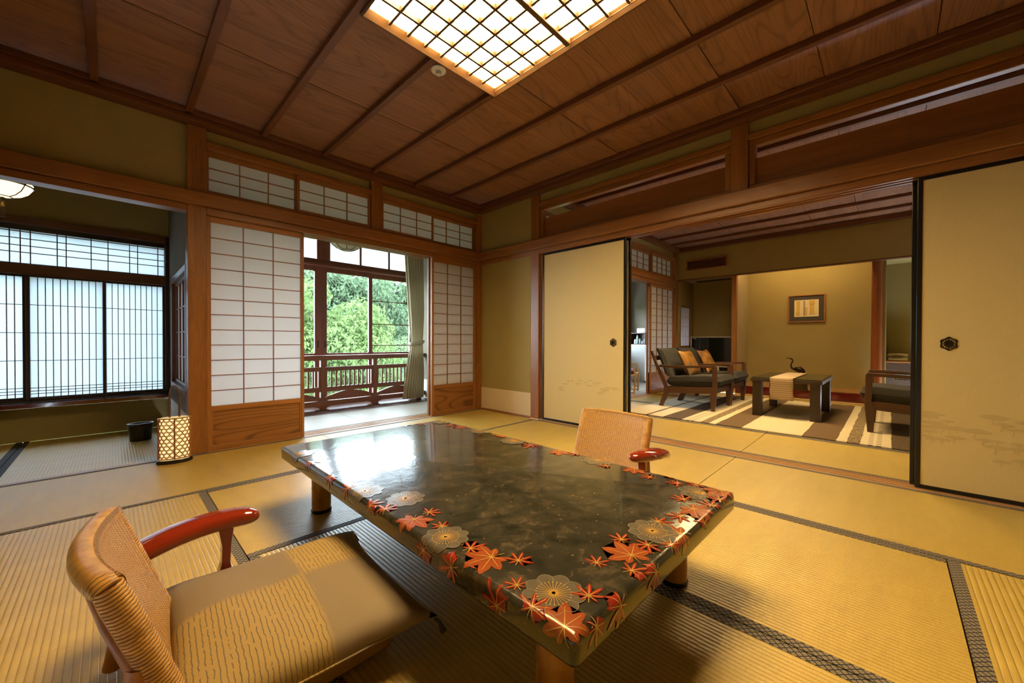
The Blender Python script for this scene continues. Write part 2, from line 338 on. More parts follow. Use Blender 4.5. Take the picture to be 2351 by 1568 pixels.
# ---- tatami floors
def floor(name, x0, x1, y0, y1, label):
    return bx(name, W('floorwood', 'x'), x0, x1, y0, y1, -.22, -.078, kind='structure', label=label, bev=0)
MATCACHE = {}
def mat_piece(par, x0, x1, y0, y1, ax, pale=False, cloth='heri', sides=(1, 1)):
    g = .0025; w, h = round(x1-x0-2*g, 4), round(y1-y0-2*g, 4); key = (w, h, ax, pale, cloth)
    if key not in MATCACHE:
        mb = MB().box(-w/2, w/2, -h/2, h/2, -.07, 0); me = mb.mesh('tatami_mat', MAT[('palemat_' if pale else 'tatami_')+ax])
        e = .040; strips = []
        for sg in (-1, 1):
            b = MB()
            if ax == 'x': b.box(-w/2, w/2, sg*h/2-(e if sg > 0 else 0), sg*h/2+(0 if sg > 0 else e), -.03, .0016)
            else: b.box(sg*w/2-(e if sg > 0 else 0), sg*w/2+(0 if sg > 0 else e), -h/2, h/2, -.03, .0016)
            strips.append(b.mesh('cloth_border', MAT[cloth]))
        MATCACHE[key] = (me, strips)
    me, strips = MATCACHE[key]
    o = bpy.data.objects.new('tatami_mat', me); C.objects.link(o); o.parent = par; o.location = ((x0+x1)/2*U, (y0+y1)/2*U, 0)
    for k, st in enumerate(strips):
        if sides[k]: c = bpy.data.objects.new('cloth_border', st); C.objects.link(c); c.parent = o
fl = floor('floor', XW, 3.80, YS, 4.41, 'gold tatami floor with patterned dark borders under the lacquered table')
for a in [(-.69, 1.555, 3.26, 4.372, 'x'), (1.555, 3.80, 3.26, 4.372, 'x'), (-.69, .43, -1.34, -.19, 'x'),
          (-.69, .43, .96, 3.26, 'y'), (-.69, .43, -.19, .96, 'x'), (.43, 2.68, 2.11, 3.26, 'x'), (.43, 1.555, -.19, 2.11, 'y'), (1.555, 2.68, -.19, 2.11, 'y'),
          (2.68, 3.80, .96, 3.26, 'y'), (2.68, 3.80, -1.34, .96, 'y'), (.43, 2.68, -1.34, -.19, 'x')]: mat_piece(fl, *a)
# ---- ceilings of boards and battens
def ceiling(name, x0, x1, y0, y1, ys, xs, zc, label, skip=None):
    ce = bx(name, W('darkcedar', 'x'), x0, x1, y0, y1, zc+.03, zc+.16, kind='structure', label=label, bev=0)
    for i in range(len(ys)-1):
        bx('ceiling_board', W('ceilwood', 'x'), x0, x1, ys[i]+.004, ys[i+1]-.0005, zc+(.004 if i % 2 else 0), zc+.026, ce, .0015)
    for x in xs:
        segs = [(y0, y1)]
        if skip and skip[0]+.03 < x < skip[1]-.03: segs = [(y0, skip[2]), (skip[3], y1)]
        for a, b in segs: bx('ceiling_batten', W('darkcedar', 'y'), x-.023, x+.023, a, b, zc-.042, zc-.001, ce, .003)
    return ce
LX0, LX1, LY0, LY1 = 1.018, 2.10, .765, 2.243
ceil = ceiling('ceiling', XW, 3.83, YS, 4.38, [YS, -.77, -.2, .365, .93, 1.495, 2.06, 2.625, 3.20, 3.756, 4.38], [-.09+.5455*k for k in range(-1, 7)], 2.972,
               'dark brown board ceiling with thin battens over the tatami room', (LX0, LX1, LY0, LY1))
for k, (nm, a) in enumerate({'north': (XW, 3.83, 4.275, 4.42), 'south': (XW, 3.83, YS, YS+.1)}.items()):
    bx('cornice', W('darkcedar', 'x'), a[0], a[1], a[2], a[3], 2.885, 2.93, ceil, .004); bx('cornice_fillet', W('darkcedar', 'x'), a[0], a[1], a[2]-.028, a[3], 2.93, 2.971, ceil, .003)
bx('cornice', W('darkcedar', 'y'), 3.72, 3.83, YS, 4.275, 2.885, 2.93, ceil, .004); bx('cornice_fillet', W('darkcedar', 'y'), 3.692, 3.83, YS, 4.247, 2.93, 2.971, ceil, .003)
# ---- shoji screens
def shoji(name, label, P, a0, a1, z0, z1, b0, cols, rows, st=.030, top=.05, bot=.05, koshi=None, paper='paper', kb=.0075, vs_=None, hs_=None, wd_='shojiwood', th=.034, kind='structure', kd=.0163):
    e = empty(name, label=label, kind=kind); ax = P.ax; wx, wz = W(wd_, ax), W(wd_, 'z')
    P.o('stile', wz, a0, a0+st, b0, b0+th, z0, z1, e); P.o('stile', wz, a1-st, a1, b0, b0+th, z0, z1, e)
    P.o('top_rail', wx, a0+st, a1-st, b0+.002, b0+th-.002, z1-top, z1, e); P.o('bottom_rail', wx, a0+st, a1-st, b0+.002, b0+th-.002, z0, z0+bot, e)
    p0 = z0+bot
    if koshi:
        P.o('kick_board', W('panelwood', ax), a0+st, a1-st, b0+.014, b0+.022, z0+bot, koshi, e); P.o('lock_rail', wx, a0+st, a1-st, b0+.002, b0+th-.002, koshi, koshi+.045, e); p0 = koshi+.045
        for q in (a0+st, a1-st-.012): P.o('kick_board_bead', wz, q, q+.012, b0+.006, b0+.014, z0+bot, koshi, e)
    A0, A1, Z0, Z1 = a0+st, a1-st, p0, z1-top
    P.o('paper', paper, A0, A1, b0+.0245, b0+.0265, Z0, Z1, e, 0)
    for a in (vs_ if vs_ is not None else [A0+(A1-A0)*i/cols for i in range(1, cols)]): P.o('muntin', wz, a-kb/2, a+kb/2, b0+.0243-kd, b0+.0243, Z0, Z1, e, 0)
    for z in (hs_ if hs_ is not None else [Z0+(Z1-Z0)*i/rows for i in range(1, rows)]): P.o('muntin', wx, A0, A1, b0+.0263-kd, b0+.0243, z-kb/2, z+kb/2, e, 0)
    return e
NA = Pl('x', 4.37)
# ---- north wall of the main room
wn = MB(); NA.box(wn, XW, .455, .05, .13, 2.30, 2.93); NA.box(wn, .588, 3.745, .05, .12, 2.78, 2.93)
wn = wn.build('wall_north', 'plaster', kind='structure', label='olive plaster wall band above the shoji screens and the alcove opening')
cz, cx_, cy_ = W('cedar', 'z'), W('cedar', 'x'), W('cedar', 'y')
NA.o('post', cz, .455, .588, 0, .15, 0, 2.885, wn, .004); NA.o('short_post', cz, 2.122, 2.262, 0, .13, 2.30, 2.885, wn, .003); NA.o('corner_post', cz, 3.745, 3.835, -.005, .15, 0, 2.885, wn, .003)
NA.o('tie_beam', cx_, XW, 3.81, -.036, -.001, 2.19, 2.305, wn, .004)
NA.o('lintel', cx_, .588, 3.745, 0, .19, 2.135, 2.189, wn, .002)
for b in (.0, .055, .11, .165): NA.o('lintel_groove_lip', cx_, .588, 3.745, b+.002, b+.026, 2.126, 2.135, wn, .001)
NA.o('lintel', cx_, XW, .455, .004, .13, 2.134, 2.189, wn, .003)
NA.o('lintel_backing', cx_, XW, .455, .01, .12, 2.19, 2.30, wn, 0); NA.o('lintel_backing', cx_, .588, 3.745, .01, .12, 2.19, 2.304, wn, 0)
for a0, a1 in ((.588, 2.122), (2.262, 3.745)):
    NA.o('transom_sill', cx_, a0, a1, .008, .13, 2.3045, 2.336, wn, .002); NA.o('transom_head', cx_, a0, a1, .008, .13, 2.722, 2.779, wn, .003)
SHL = 'small transom screen of white paper in a brown lattice, '
for k, (a0, a1, b, w) in enumerate([(.590, 1.345, .066, 'next to the thick alcove post'), (1.335, 2.119, .024, 'left of the short post under the ceiling'), (2.264, 3.005, .024, 'right of the short post under the ceiling'), (2.992, 3.743, .066, 'in the corner beside the plain olive wall')]):
    shoji('window_%d' % (k+1), SHL+w, NA, a0, a1, 2.338, 2.72, b, 3, 3, st=.022, top=.045, bot=.028)
bx('sill', W('sillwood', 'x'), .588, 3.745, 4.373, 4.60, -.20, .0015, wn, .001)
for y in (4.438, 4.493, 4.548): bx('sill_track', W('sillwood', 'x'), .588, 3.745, y, y+.012, .0015, .006, wn, .0008)
bx('sill', W('sillwood', 'x'), XW, .455, 4.373, 4.424, -.20, .0005, wn, 0)
shoji('door_1', 'white paper shoji door with plank kick board beside the thick alcove post', NA, .5895, 1.397, .002, 2.126, .028, 3, 12, top=.05, bot=.052, koshi=.363)
shoji('door_3', 'white paper shoji door in the room corner, beside the plain olive wall', NA, 2.978, 3.745, .002, 2.126, .028, 3, 12, top=.05, bot=.052, koshi=.363)
shoji('door_4', 'white paper shoji door stacked behind the one in the room corner', NA, 2.962, 3.742, .0065, 2.126, .083, 3, 12, top=.05, bot=.052, koshi=.363)
# ---- east wall of the main room
EB = Pl('y', 3.814)
we = MB(); EB.box(we, 3.375, 4.37, .02, .11, -.2, 2.93); EB.box(we, YS, 3.24, .03, .11, 2.784, 2.93)
we = we.build('wall_east', 'plaster', kind='structure', label='olive plaster wall by the corner, with a band over the carved transom')
EB.o('wainscot_paper', 'cream_band', 3.376, 4.362, .012, .0195, .022, .325, we, 0, label='cream paper band along the foot of the olive wall')
EB.o('floor_trim', cy_, 3.376, 4.362, -.012, .0195, -.05, .020, we, .001)
EB.o('post', cz, 3.24, 3.375, -.002, .135, 0, 2.885, we, .004); EB.o('short_post', cz, .89, 1.025, -.002, .13, 2.30, 2.885, we, .003)
EB.o('tie_beam', cy_, YS, 4.333, -.038, -.003, 2.19, 2.308, we, .004); EB.o('lintel_backing', cy_, YS, 3.24, .0, .13, 2.19, 2.306, we, 0)
EB.o('lintel', cy_, YS, 3.24, -.001, .17, 2.137, 2.189, we, .002); EB.o('lintel_band', cy_, 3.375, 4.362, .004, .0195, 2.13, 2.189, we, .002)
for b in (.002, .060, .118): EB.o('lintel_groove_lip', cy_, YS, 3.24, b, b+.024, 2.128, 2.137, we, .001)
for a0, a1 in ((.16, .571), (.60, 1.001)): EB.o('lit_lip_strip', W('sillwood', 'y'), a0, a1, .145, .165, 2.126, 2.137, we, .001)  # paler wood strips added, standing in for lamplight along the lintel's lower lip
EB.o('transom_head', cy_, YS, .89, .0, .13, 2.736, 2.785, we, .003); EB.o('transom_head', cy_, 1.025, 3.24, .0, .13, 2.736, 2.785, we, .003)
for a0, a1 in ((1.025, 3.24), (YS, .89)):
    EB.o('transom_frame', cy_, a0, a1, .02, .09, 2.307, 2.352, we, .006); EB.o('transom_frame', cy_, a0, a1, .02, .09, 2.680, 2.7355, we, .006)
    for q in (a0, a1-.052): EB.o('transom_frame', cz, q, q+.052, .022, .088, 2.352, 2.680, we, .006)
    EB.o('transom_board', W('transomwood', 'y'), a0+.052, a1-.052, .045, .060, 2.352, 2.578, we, .002)
bx('sill', W('sillwood', 'y'), 3.802, 3.965, YS, 3.24, -.08, .001, we, .001)
for x in (3.836, 3.885, 3.934): bx('sill_track', W('sillwood', 'y'), x, x+.014, YS, 3.24, .001, .005, we, .0008)
# ---- fusuma
def pine(par, P, cy, cz_, s, b, lim):
    m = MB(); rnd = random.Random(int(cy*1000+cz_*77))
    for k in range(rnd.choice((4, 5, 6))):
        x, z = cy+rnd.uniform(-1, 1)*.10*s, cz_+rnd.uniform(-1, 1)*.035*s; r = rnd.uniform(.028, .045)*s; x = min(max(x, lim[0]+r*1.12), lim[1]-r*1.12)
        pts = [(x+r*math.cos(t)*(1+.1*math.sin(5*t)), z+r*.34*math.sin(t)*(1.0 if math.sin(t) > 0 else .45)) for t in [2*PI*i/16 for i in range(16)]]
        b -= .00003; vs = [(P.d+P.sg*b, p[0], p[1]) for p in pts]; m.add(vs, [tuple(range(16))]); b -= .00003; m.add([(P.d+P.sg*b, x-.004, z), (P.d+P.sg*b, x+.004, z), (P.d+P.sg*b, x+.010, z-.03*s), (P.d+P.sg*b, x+.004, z-.03*s)], [(0, 1, 2, 3)])
    return m.build('painted_pine', 'fusuma_print', par, recalc=False)
def fusuma(name, label, a0, a1, b0, pull=None, pines=(), th=.026):
    e = empty(name, label=label, kind='structure'); z0, z1, f = .006, 2.128, .026; K = MAT['blacklacquer']
    EB.o('paper_panel', 'fusuma', a0+f, a1-f, b0+.006, b0+th-.006, z0+f, z1-f, e, 0)
    EB.o('frame_stile', K, a0, a0+f, b0, b0+th, z0, z1, e, .003); EB.o('frame_stile', K, a1-f, a1, b0, b0+th, z0, z1, e, .003)
    EB.o('frame_rail', K, a0+f, a1-f, b0+.001, b0+th-.001, z0, z0+f, e, .002); EB.o('frame_rail', K, a0+f, a1-f, b0+.001, b0+th-.001, z1-f, z1, e, .002)
    x = EB.d+b0+.006
    if pull is not None:
        h = empty('door_pull'); h.parent = e; zc = .993; R = .046
        def hexp(r, k): return [(pull+r*math.sin(PI/3*i)*k, zc+r*math.cos(PI/3*i)) for i in range(6)]
        o, i_ = hexp(R, .92), hexp(R*.80, .92); q, w_ = hexp(R*.56, .92), hexp(R*.44, .92)
        ring = MB()
        for A, B, t0, t1 in ((o, i_, -.004, 0), (q, w_, -.007, 0)):
            for k in range(6):
                j = (k+1) % 6; ring.hexa([(x+t0, *A[k]), (x+t0, *A[j]), (x+t0, *B[j]), (x+t0, *B[k])], [(x+t1, *A[k]), (x+t1, *A[j]), (x+t1, *B[j]), (x+t1, *B[k])])
        for k in range(12):
            t_ = PI/6*k; r1, r2 = R*.50, R*(.86 if k % 2 else .99); c, s_ = math.sin(t_)*.92, math.cos(t_)
            ring.tube([(x-.003, pull+r1*c, zc+r1*s_), (x-.003, pull+r2*c, zc+r2*s_)], .0026, 6)
            if k % 2 == 0:
                for d in (-.35, .35): ring.tube([(x-.003, pull+R*.98*c, zc+R*.98*s_), (x-.003, pull+R*.84*math.sin(t_+d)*.92, zc+R*.84*math.cos(t_+d))], .0036, 6)
        ring.uv = None
        r_ = ring.build('filigree_rim', 'bronze', e); bpy.data.objects.remove(h); r_.name = 'door_pull'; r_['label'] = 'openwork bronze hexagonal door pull'
        MB().prism(hexp(R*.45, .92), 'yz', x-.0015, x-.0005).build('pull_cup', 'blackplastic', r_)
    for k, (cy, cz_, s) in enumerate(pines): pine(e, EB, cy, cz_, s, b0+.0057-.00045*k, (a0+f, a1-f))
    return e
fusuma('door_5', 'cream fusuma panel in black frame standing next to the brown corner post', 2.045, 3.205, .032, 2.193, [(2.74, .505, 1.2), (2.30, .45, 1.3), (2.86, .43, .9), (2.47, .52, 1.0)])
fusuma('door_6', 'cream fusuma panel slid behind the one by the brown corner post', 2.020, 3.19, .092)
fusuma('door_7', 'cream fusuma panel in black frame closing the wall beside the lounge chair view', -1.30, -.124, .032, -.274, [(-.235, .505, 1.0), (-.26, .46, 1.15), (-.18, .375, .9), (-.40, .39, 1.5), (-.52, .345, 1.0), (-.545, .50, 1.4), (-.60, .28, 1.0)])
fusuma('door_8', 'cream fusuma panel slid behind the one beside the lounge chair view', -1.28, -.100, .092)
# ---- closing walls of the main room, behind the photographer
bx('wall_south', 'plaster', XW-.1, 3.83, YS-.12, YS, 0, 2.95, kind='structure', bev=0, label='plain olive plaster wall at the back of the tatami room')
bx('wall_west', 'plaster', XW-.1, XW, YS, 4.40, 0, 2.95, kind='structure', bev=0, label='plain olive plaster wall along the west side of the tatami room')
bx('wall_alcove_west', 'plaster', XA-.1, XA, 4.38, 6.2, 0, 2.8, kind='structure', bev=0, label='plain olive plaster wall at the far end of the window alcove')
bx('wall_alcove_front', 'plaster', XA-.1, XW, 4.40, 4.50, 0, 2.8, kind='structure', bev=0, label='short plaster wall beside the alcove opening')

# ================================================================== ALCOVE WITH THE WIDE PAPER WINDOW
fa = floor('floor', XA, .455, 4.425, 6.12, 'tatami floor of the window alcove with one dark border')
mat_piece(fa, -.62, .455, 4.425, 6.10, 'y', cloth='heri_dark', sides=(1, 0)); mat_piece(fa, XA, -.62, 4.425, 6.10, 'y', cloth='heri_dark', sides=(0, 1))
aw = MB(); B6 = Pl('x', 6.10)
B6.box(aw, XA, .48, 0, .08, 0, .33); B6.box(aw, XA, .48, 0, .08, 2.20, 2.75)
aw = aw.build('wall_alcove', 'plaster', kind='structure', label='olive plaster wall above and below the paper window of the alcove')
bx('ceiling', W('ceilwood', 'y'), XA, .6, 4.49, 6.3, 2.72, 2.80, kind='structure', bev=0, label='low board ceiling of the window alcove')
B6.o('window_head', W('darkcedar', 'x'), XA, .455, -.05, .07, 2.135, 2.205, aw, .003); B6.o('window_lintel', W('darkframe', 'x'), XA, .44, -.02, .06, 2.085, 2.134, aw, .002)
B6.o('window_mullion_beam', W('darkcedar', 'x'), XA, .44, -.075, .06, 1.645, 1.745, aw, .003)
B6.o('window_sill_board', 'kamachi', XA, .455, -.20, .0, .352, .395, aw, .004, label='dark red lacquered sill board'); B6.o('window_track', W('darkframe', 'x'), XA, .44, -.055, .06, .396, .42, aw, .002)
B6.o('window_jamb', W('darkframe', 'z'), .425, .458, -.09, .06, .396, 2.2, aw, .002)
VT = [-.69, -.625, -.563, -.391, -.331, -.157, -.033, .133, .197, .366]
shoji('window_5', 'low wide paper transom with uneven lattice above the alcove window', B6, XA, .43, 1.745, 2.09, -.045, 3, 4, st=.01, top=.012, bot=.012, paper='paper_blue', vs_=VT+[v-1.14 for v in VT if v-1.14 > XA+.02], hs_=[2.064, 1.997, 1.928, 1.862], wd_='darkframe', kb=.0075)
HB = [1.352, 1.077, .803, .533, .503, .476]
def awin(n, lab, a0, a1, b, k): shoji('window_%d' % n, lab, B6, a0, a1, .42, 1.645, b, 10, 6, st=.026, top=.02, bot=.022, paper='paper_blue', hs_=HB, wd_='darkframe', kb=.006)
awin(6, 'paper window panel with thin upright bars, next to the alcove side wall', -.075, .43, -.035, 9)
awin(7, 'paper window panel with thin upright bars, middle one over the lacquered sill', -.592, -.05, -.072, 9)
awin(8, 'paper window panel with thin upright bars, farthest from the thick post', -1.12, -.590, -.035, 9)
awin(9, 'paper window panel with thin upright bars at the alcove end', XA+.02, -1.115, -.072, 9)
# alcove side wall with a small lattice window
S4 = Pl('y', .462)
sw = MB(); S4.box(sw, 4.50, 6.18, 0, .10, 1.69, 2.75); S4.box(sw, 4.50, 6.18, 0, .10, 0, .50); S4.box(sw, 5.73, 6.18, 0, .10, .5, 1.69)
sw = sw.build('wall_alcove_side', 'plaster_grey', kind='structure', label='grey plaster side wall of the alcove, behind the lantern')
S4.o('wainscot_paper', 'grey_band', 4.52, 6.09, -.006, -.001, .02, .345, sw, 0)
S4.o('window_frame', W('winframe', 'y'), 4.50, 5.75, -.012, .10, 1.632, 1.69, sw, .003); S4.o('window_frame', W('winframe', 'y'), 4.50, 5.75, -.012, .10, .50, .555, sw, .003)
S4.o('window_frame', W('winframe', 'z'), 5.69, 5.75, -.010, .10, .555, 1.632, sw, .003); S4.o('window_frame', W('winframe', 'z'), 4.505, 4.56, -.010, .10, .555, 1.632, sw, .003)
shoji('window_10', 'small dark lattice window in the alcove side wall', S4, 4.56, 5.69, .556, 1.631, .02, 4, 4, st=.03, top=.03, bot=.03, paper='paper', wd_='winframe', kb=.012)

# ================================================================== VERANDA BEYOND THE SHOJI
fv = floor('floor', .56, 3.93, 4.60, 6.5, 'pale matted veranda floor with a dark plank strip along the railing')
mat_piece(fv, .565, 2.18, 4.60, 5.57, 'x', True); mat_piece(fv, 2.18, 3.93, 4.60, 5.57, 'x', True)
for k in range(4): bx('floor_plank', W('floorwood', 'x'), .565, 3.93, 5.572+.232*k, 5.572+.232*(k+1)-.003, -.07, -.006, fv, .0015)
V9 = Pl('y', 3.93)
vw = bx('wall_veranda_end', 'plaster_grey', 3.93, 4.02, 4.46, 6.55, 0, 2.75, kind='structure', bev=0, label='grey plaster wall closing the veranda behind the curtain')
bx('wainscot_paper', 'grey_band', 3.922, 3.9295, 4.6, 6.4, 0, .32, vw, 0)
bx('ceiling', W('ceilwood', 'x'), .5, 4.02, 4.49, 6.56, 2.72, 2.80, kind='structure', bev=0, label='low board ceiling of the veranda')
GW = Pl('x', 6.34)
gw = GW.o('wall_veranda_window', W('winframe', 'x'), .5, 4.02, .0, .14, 2.165, 2.272, kind='structure', bev=.004, label='dark red-brown timber window wall of the veranda')
GW.o('head_beam', W('winframe', 'x'), .5, 4.02, 0, .12, 2.60, 2.75, gw, .003); GW.o('base_beam', W('winframe', 'x'), .5, 4.02, 0, .14, -.08, .03, gw, .003)
GW.o('lintel_lip', W('winframe', 'x'), .5, 4.02, -.05, -.001, 2.165, 2.20, gw, .004)
for a0, a1 in ((.5, .60), (2.20, 2.40), (3.93, 4.02)): GW.o('window_post', W('winframe', 'z'), a0, a1, .005, .125, 2.272, 2.60, gw, .003)
for a in (.88, 1.36, 1.85, 2.905, 3.42): GW.o('glazing_bar', W('winframe', 'z'), a-.015, a+.015, .03, .07, 2.272, 2.60, gw, .002)
ed = [.60, .88, 1.36, 1.85, 2.20]; ed2 = [2.40, 2.905, 3.42, 3.93]
for L in (ed, ed2):
    for i in range(len(L)-1): GW.o('frosted_pane', 'frost', L[i]+.013, L[i+1]-.013, .048, .052, 2.272, 2.60, gw, 0)
def rrect(a0, a1, z0, z1, r, n=5):
    o = []
    for cx, cz2, t0 in ((a1-r, z1-r, 0), (a0+r, z1-r, PI/2), (a0+r, z0+r, PI), (a1-r, z0+r, 1.5*PI)):
        o += [(cx+r*math.cos(t0+PI/2*i/n), cz2+r*math.sin(t0+PI/2*i/n)) for i in range(n+1)]
    return o
def sash(n, lab, a0, a1, g0, g1, b, bars=()):
    e = empty('window_%d' % n, label=lab, kind='structure'); y0, y1 = GW.d+b, GW.d+b+.045
    def holed(name, z0, z1, h0, h1):
        hole = rrect(g0, g1, h0, h1, .022); N = len(hole); m = MB()
        def outer(p):
            cx, cz2 = (g0+g1)/2, (h0+h1)/2; dx, dz = p[0]-cx, p[1]-cz2; k = min((a1-cx)/dx if dx > 1e-6 else ((a0-cx)/dx if dx < -1e-6 else 9e9), (z1-cz2)/dz if dz > 1e-6 else ((z0-cz2)/dz if dz < -1e-6 else 9e9)); return (cx+dx*k, cz2+dz*k)
        # corners go to corners, the rest straight out
        out = []
        for i, p in enumerate(hole):
            q = i//6; cr = [(a1, z1), (a0, z1), (a0, z0), (a1, z0)][q]; out.append(cr)
        vs = [(p[0], y0, p[1]) for p in hole]+[(p[0], y0, p[1]) for p in out]+[(p[0], y1, p[1]) for p in hole]+[(p[0], y1, p[1]) for p in out]
        fs = []
        for i in range(N):
            j = (i+1) % N
            if out[i] == out[j]: fs += [(i, j, N+i), (2*N+i, 3*N+i, 2*N+j)]
            else: fs += [(i, j, N+j, N+i), (2*N+i, 3*N+i, 3*N+j, 2*N+j), (N+i, N+j, 3*N+j, 3*N+i)]
            fs.append((i, 2*N+i, 2*N+j, j))
        m.add(vs, fs).build(name, W('winframe', 'z'), e)
        MB().prism(rrect(g0-.004, g1+.004, h0-.004, h1+.004, .022), 'xz', y0+.02, y0+.024).build('glass_pane', 'glass', e)
    holed('sash_frame', .745, 2.165, .812, 2.088); holed('sash_frame', .03, .745, .13, .70)
    for z in bars: MB().box(g0, g1, y0+.026, y0+.040, z-.008, z+.008).build('glazing_bar', W('winframe', 'x'), e)
    return e
s1 = sash(11, 'timber sash of clear glass on the veranda, next to the alcove side', .62, 1.46, .70, 1.38, .07)
s2 = sash(12, 'timber sash of clear glass meeting the wide middle pane, with a finger pull', 1.44, 2.267, 1.52, 2.168, .01)
s3 = sash(13, 'wide middle timber sash with the brightest view of the leafy tree', 2.268, 3.09, 2.348, 3.034, .012)
s4 = sash(14, 'timber sash crossed by three thin bars, partly behind the curtain', 3.07, 3.93, 3.125, 3.85, .07, (1.70, 1.30, .93))
for e, a in ((s2, 2.215), (s3, 2.318)): GW.o('finger_pull', 'blackplastic', a-.009, a+.009, .006 if e is s2 else .008, .013, .90, 1.005, e, 0)
# railing
rl = empty('railing', (2.2, 6.02, 0), label='red-brown timber railing with turned slats and arched boards along the veranda', cat='railing'); wf = lambda a: W('winframe', a)
def rb(n, m_, x0, x1, y0, y1, z0, z1, p=rl, bev=.003): return bx(n, m_, x0-2.2, x1-2.2, y0, y1, z0, z1, p, bev)
rb('handrail', wf('x'), .60, 3.92, -.045, .045, .722, .792, bev=.008); rb('bottom_rail', wf('x'), .60, 3.92, -.03, .03, .045, .118)
ps = [.62, 1.352, 2.16, 2.97, 3.78]
for p in ps:
    rb('post', wf('z'), p-.032, p+.032, -.028, .028, .118, .722)
    MB().prism([(p-2.2-.10, .045), (p-2.2-.10, .03), (p-2.2-.055, .022), (p-2.2-.05, -.006), (p-2.2+.05, -.006), (p-2.2+.055, .022), (p-2.2+.10, .03), (p-2.2+.10, .045)], 'xz', -.03, .03).build('foot', wf('x'), rl, bev=.002)
for i in range(4):
    a, b = ps[i]+.032, ps[i+1]-.032
    rb('mid_rail', wf('x'), a, b, -.022, .022, .556, .618); rb('lower_rail', wf('x'), a, b, -.022, .022, .252, .322)
    for q in (a, b-.03): rb('frame_upright', wf('z'), q, q+.03, -.02, .02, .322, .556)
    n = 10
    for k in range(1, n): q = a+.03+(b-a-.06)*k/n; rb('slat', wf('z'), q-.011, q+.011, -.012, .012, .322, .556, bev=.001)
    up = [(a-2.2+(b-a)*t, .165+.087*math.sin(PI*t)) for t in [k/14 for k in range(15)]]; lo = [(a-2.2+(b-a)*t, .118+.026*math.sin(PI*t)) for t in [k/14 for k in range(14, -1, -1)]]
    MB().prism(up+lo, 'xz', -.016, .016).build('arched_board', wf('x'), rl)
# curtain with a tieback
cu = empty('curtain', (3.64, 5.90, 0), label='beige pleated curtain gathered by a tieback at the veranda window', cat='curtain')
def cur(u, v):
    z = 2.66-(2.66-.02)*v; zt = .98
    k = abs(z-zt)
    lo = 3.585-min(1, (k/1.4) if z > zt else (k/.95))**.8*(.13 if z > zt else .165); hi = 3.80+min(1, k/.5)*.03
    x = lo+(hi-lo)*u; amp = .036*(min(1, k/.35)*.75+.25)
    return (x-3.64, amp*math.sin(u*2*PI*8.5)+.012*math.sin(u*9+z*2), z)
MB().grid(cur, 110, 34).build('drape', 'curtain', cu, smooth=True, recalc=False)
MB().tube([(.052+.125*math.cos(t), .05*math.sin(t), .975+.022*math.cos(t)) for t in [2*PI*i/24 for i in range(25)]], [.018]*25, 8, 1.9).build('tieback', 'curtain', cu, smooth=True)
# ---- lounge ------------------------------------------------------------------
fz = floor('floor', 3.965, 8.40, YS, 3.27, 'tatami floor of the lounge under the striped rug')
for a in [(3.965, 5.03, .975, 3.27, 'y'), (3.965, 5.03, YS, .975, 'y'), (5.03, 6.15, .975, 3.27, 'y'), (5.03, 6.15, YS, .975, 'y'), (6.15, 7.27, .975, 3.27, 'y'), (6.15, 7.27, YS, .975, 'y'), (7.27, 8.39, .975, 3.27, 'y'), (7.27, 8.39, YS, .975, 'y')]: mat_piece(fz, *a)
ce2 = ceiling('ceiling', 3.93, 8.42, YS, 3.30, [YS, -.77, -.2, .365, .93, 1.495, 2.06, 2.625, 3.30], [8.42-.5455*k for k in range(1, 9)], 2.972, 'dark board ceiling with battens over the lounge', (5.33, 6.37, .60, 2.0))
bx('cornice', W('darkcedar', 'x'), 3.93, 8.42, 3.18, 3.30, 2.885, 2.97, ce2, .004); bx('cornice', W('darkcedar', 'y'), 8.31, 8.42, YS, 3.18, 2.885, 2.97, ce2, .004)
bx('cornice', W('darkcedar', 'y'), 3.93, 4.02, YS, 3.18, 2.885, 2.97, ce2, .004)
NL = Pl('x', 3.27)
wl = MB(); NL.box(wl, 3.95, 8.32, .05, .12, 2.78, 2.93); NL.box(wl, 3.95, 4.72, .05, .12, 0, 2.13)
wl = wl.build('wall_lounge_north', 'plaster', kind='structure', label='olive plaster band above the lounge shoji screens')
NL.o('post', cz, 8.31, 8.44, 0, .15, 0, 2.93, wl, .004); NL.o('post', cz, 4.72, 4.84, 0, .15, 0, 2.93, wl, .004)
NL.o('tie_beam', cx_, 3.95, 8.34, -.036, -.001, 2.19, 2.305, wl, .004); NL.o('lintel', cx_, 4.84, 8.31, 0, .19, 2.135, 2.189, wl, .002)
for b in (0, .055, .11, .165): NL.o('lintel_groove_lip', cx_, 4.84, 8.31, b+.002, b+.026, 2.126, 2.135, wl, .001)
NL.o('lintel_backing', cx_, 4.84, 8.31, .01, .12, 2.19, 2.304, wl, 0); NL.o('transom_sill', cx_, 4.84, 8.31, .008, .13, 2.3045, 2.336, wl, .002); NL.o('transom_head', cx_, 4.84, 8.31, .008, .13, 2.722, 2.779, wl, .003)
for k, (a0, a1, b, w) in enumerate([(4.845, 5.72, .066, 'farthest from the television alcove'), (5.70, 6.22, .024, 'hidden behind the cream sliding panel'), (6.21, 7.255, .066, 'of four columns next to the cream sliding panel'), (7.235, 8.18, .024, 'of four columns next to the vent wall')]):
    shoji('window_%d' % (15+k), 'lounge transom screen of white paper squares, '+w, NL, a0, a1, 2.338, 2.72, b, 4, 3, st=.03, top=.045, bot=.028)
bx('sill', W('sillwood', 'x'), 4.84, 8.31, 3.275, 3.44, -.08, .001, wl, .001)
shoji('door_9', 'white paper shoji door of four columns behind the armchairs, next to the lounge corner post', NL, 7.20, 8.305, .008, 2.126, .028, 4, 12, top=.05, bot=.052, koshi=.363)
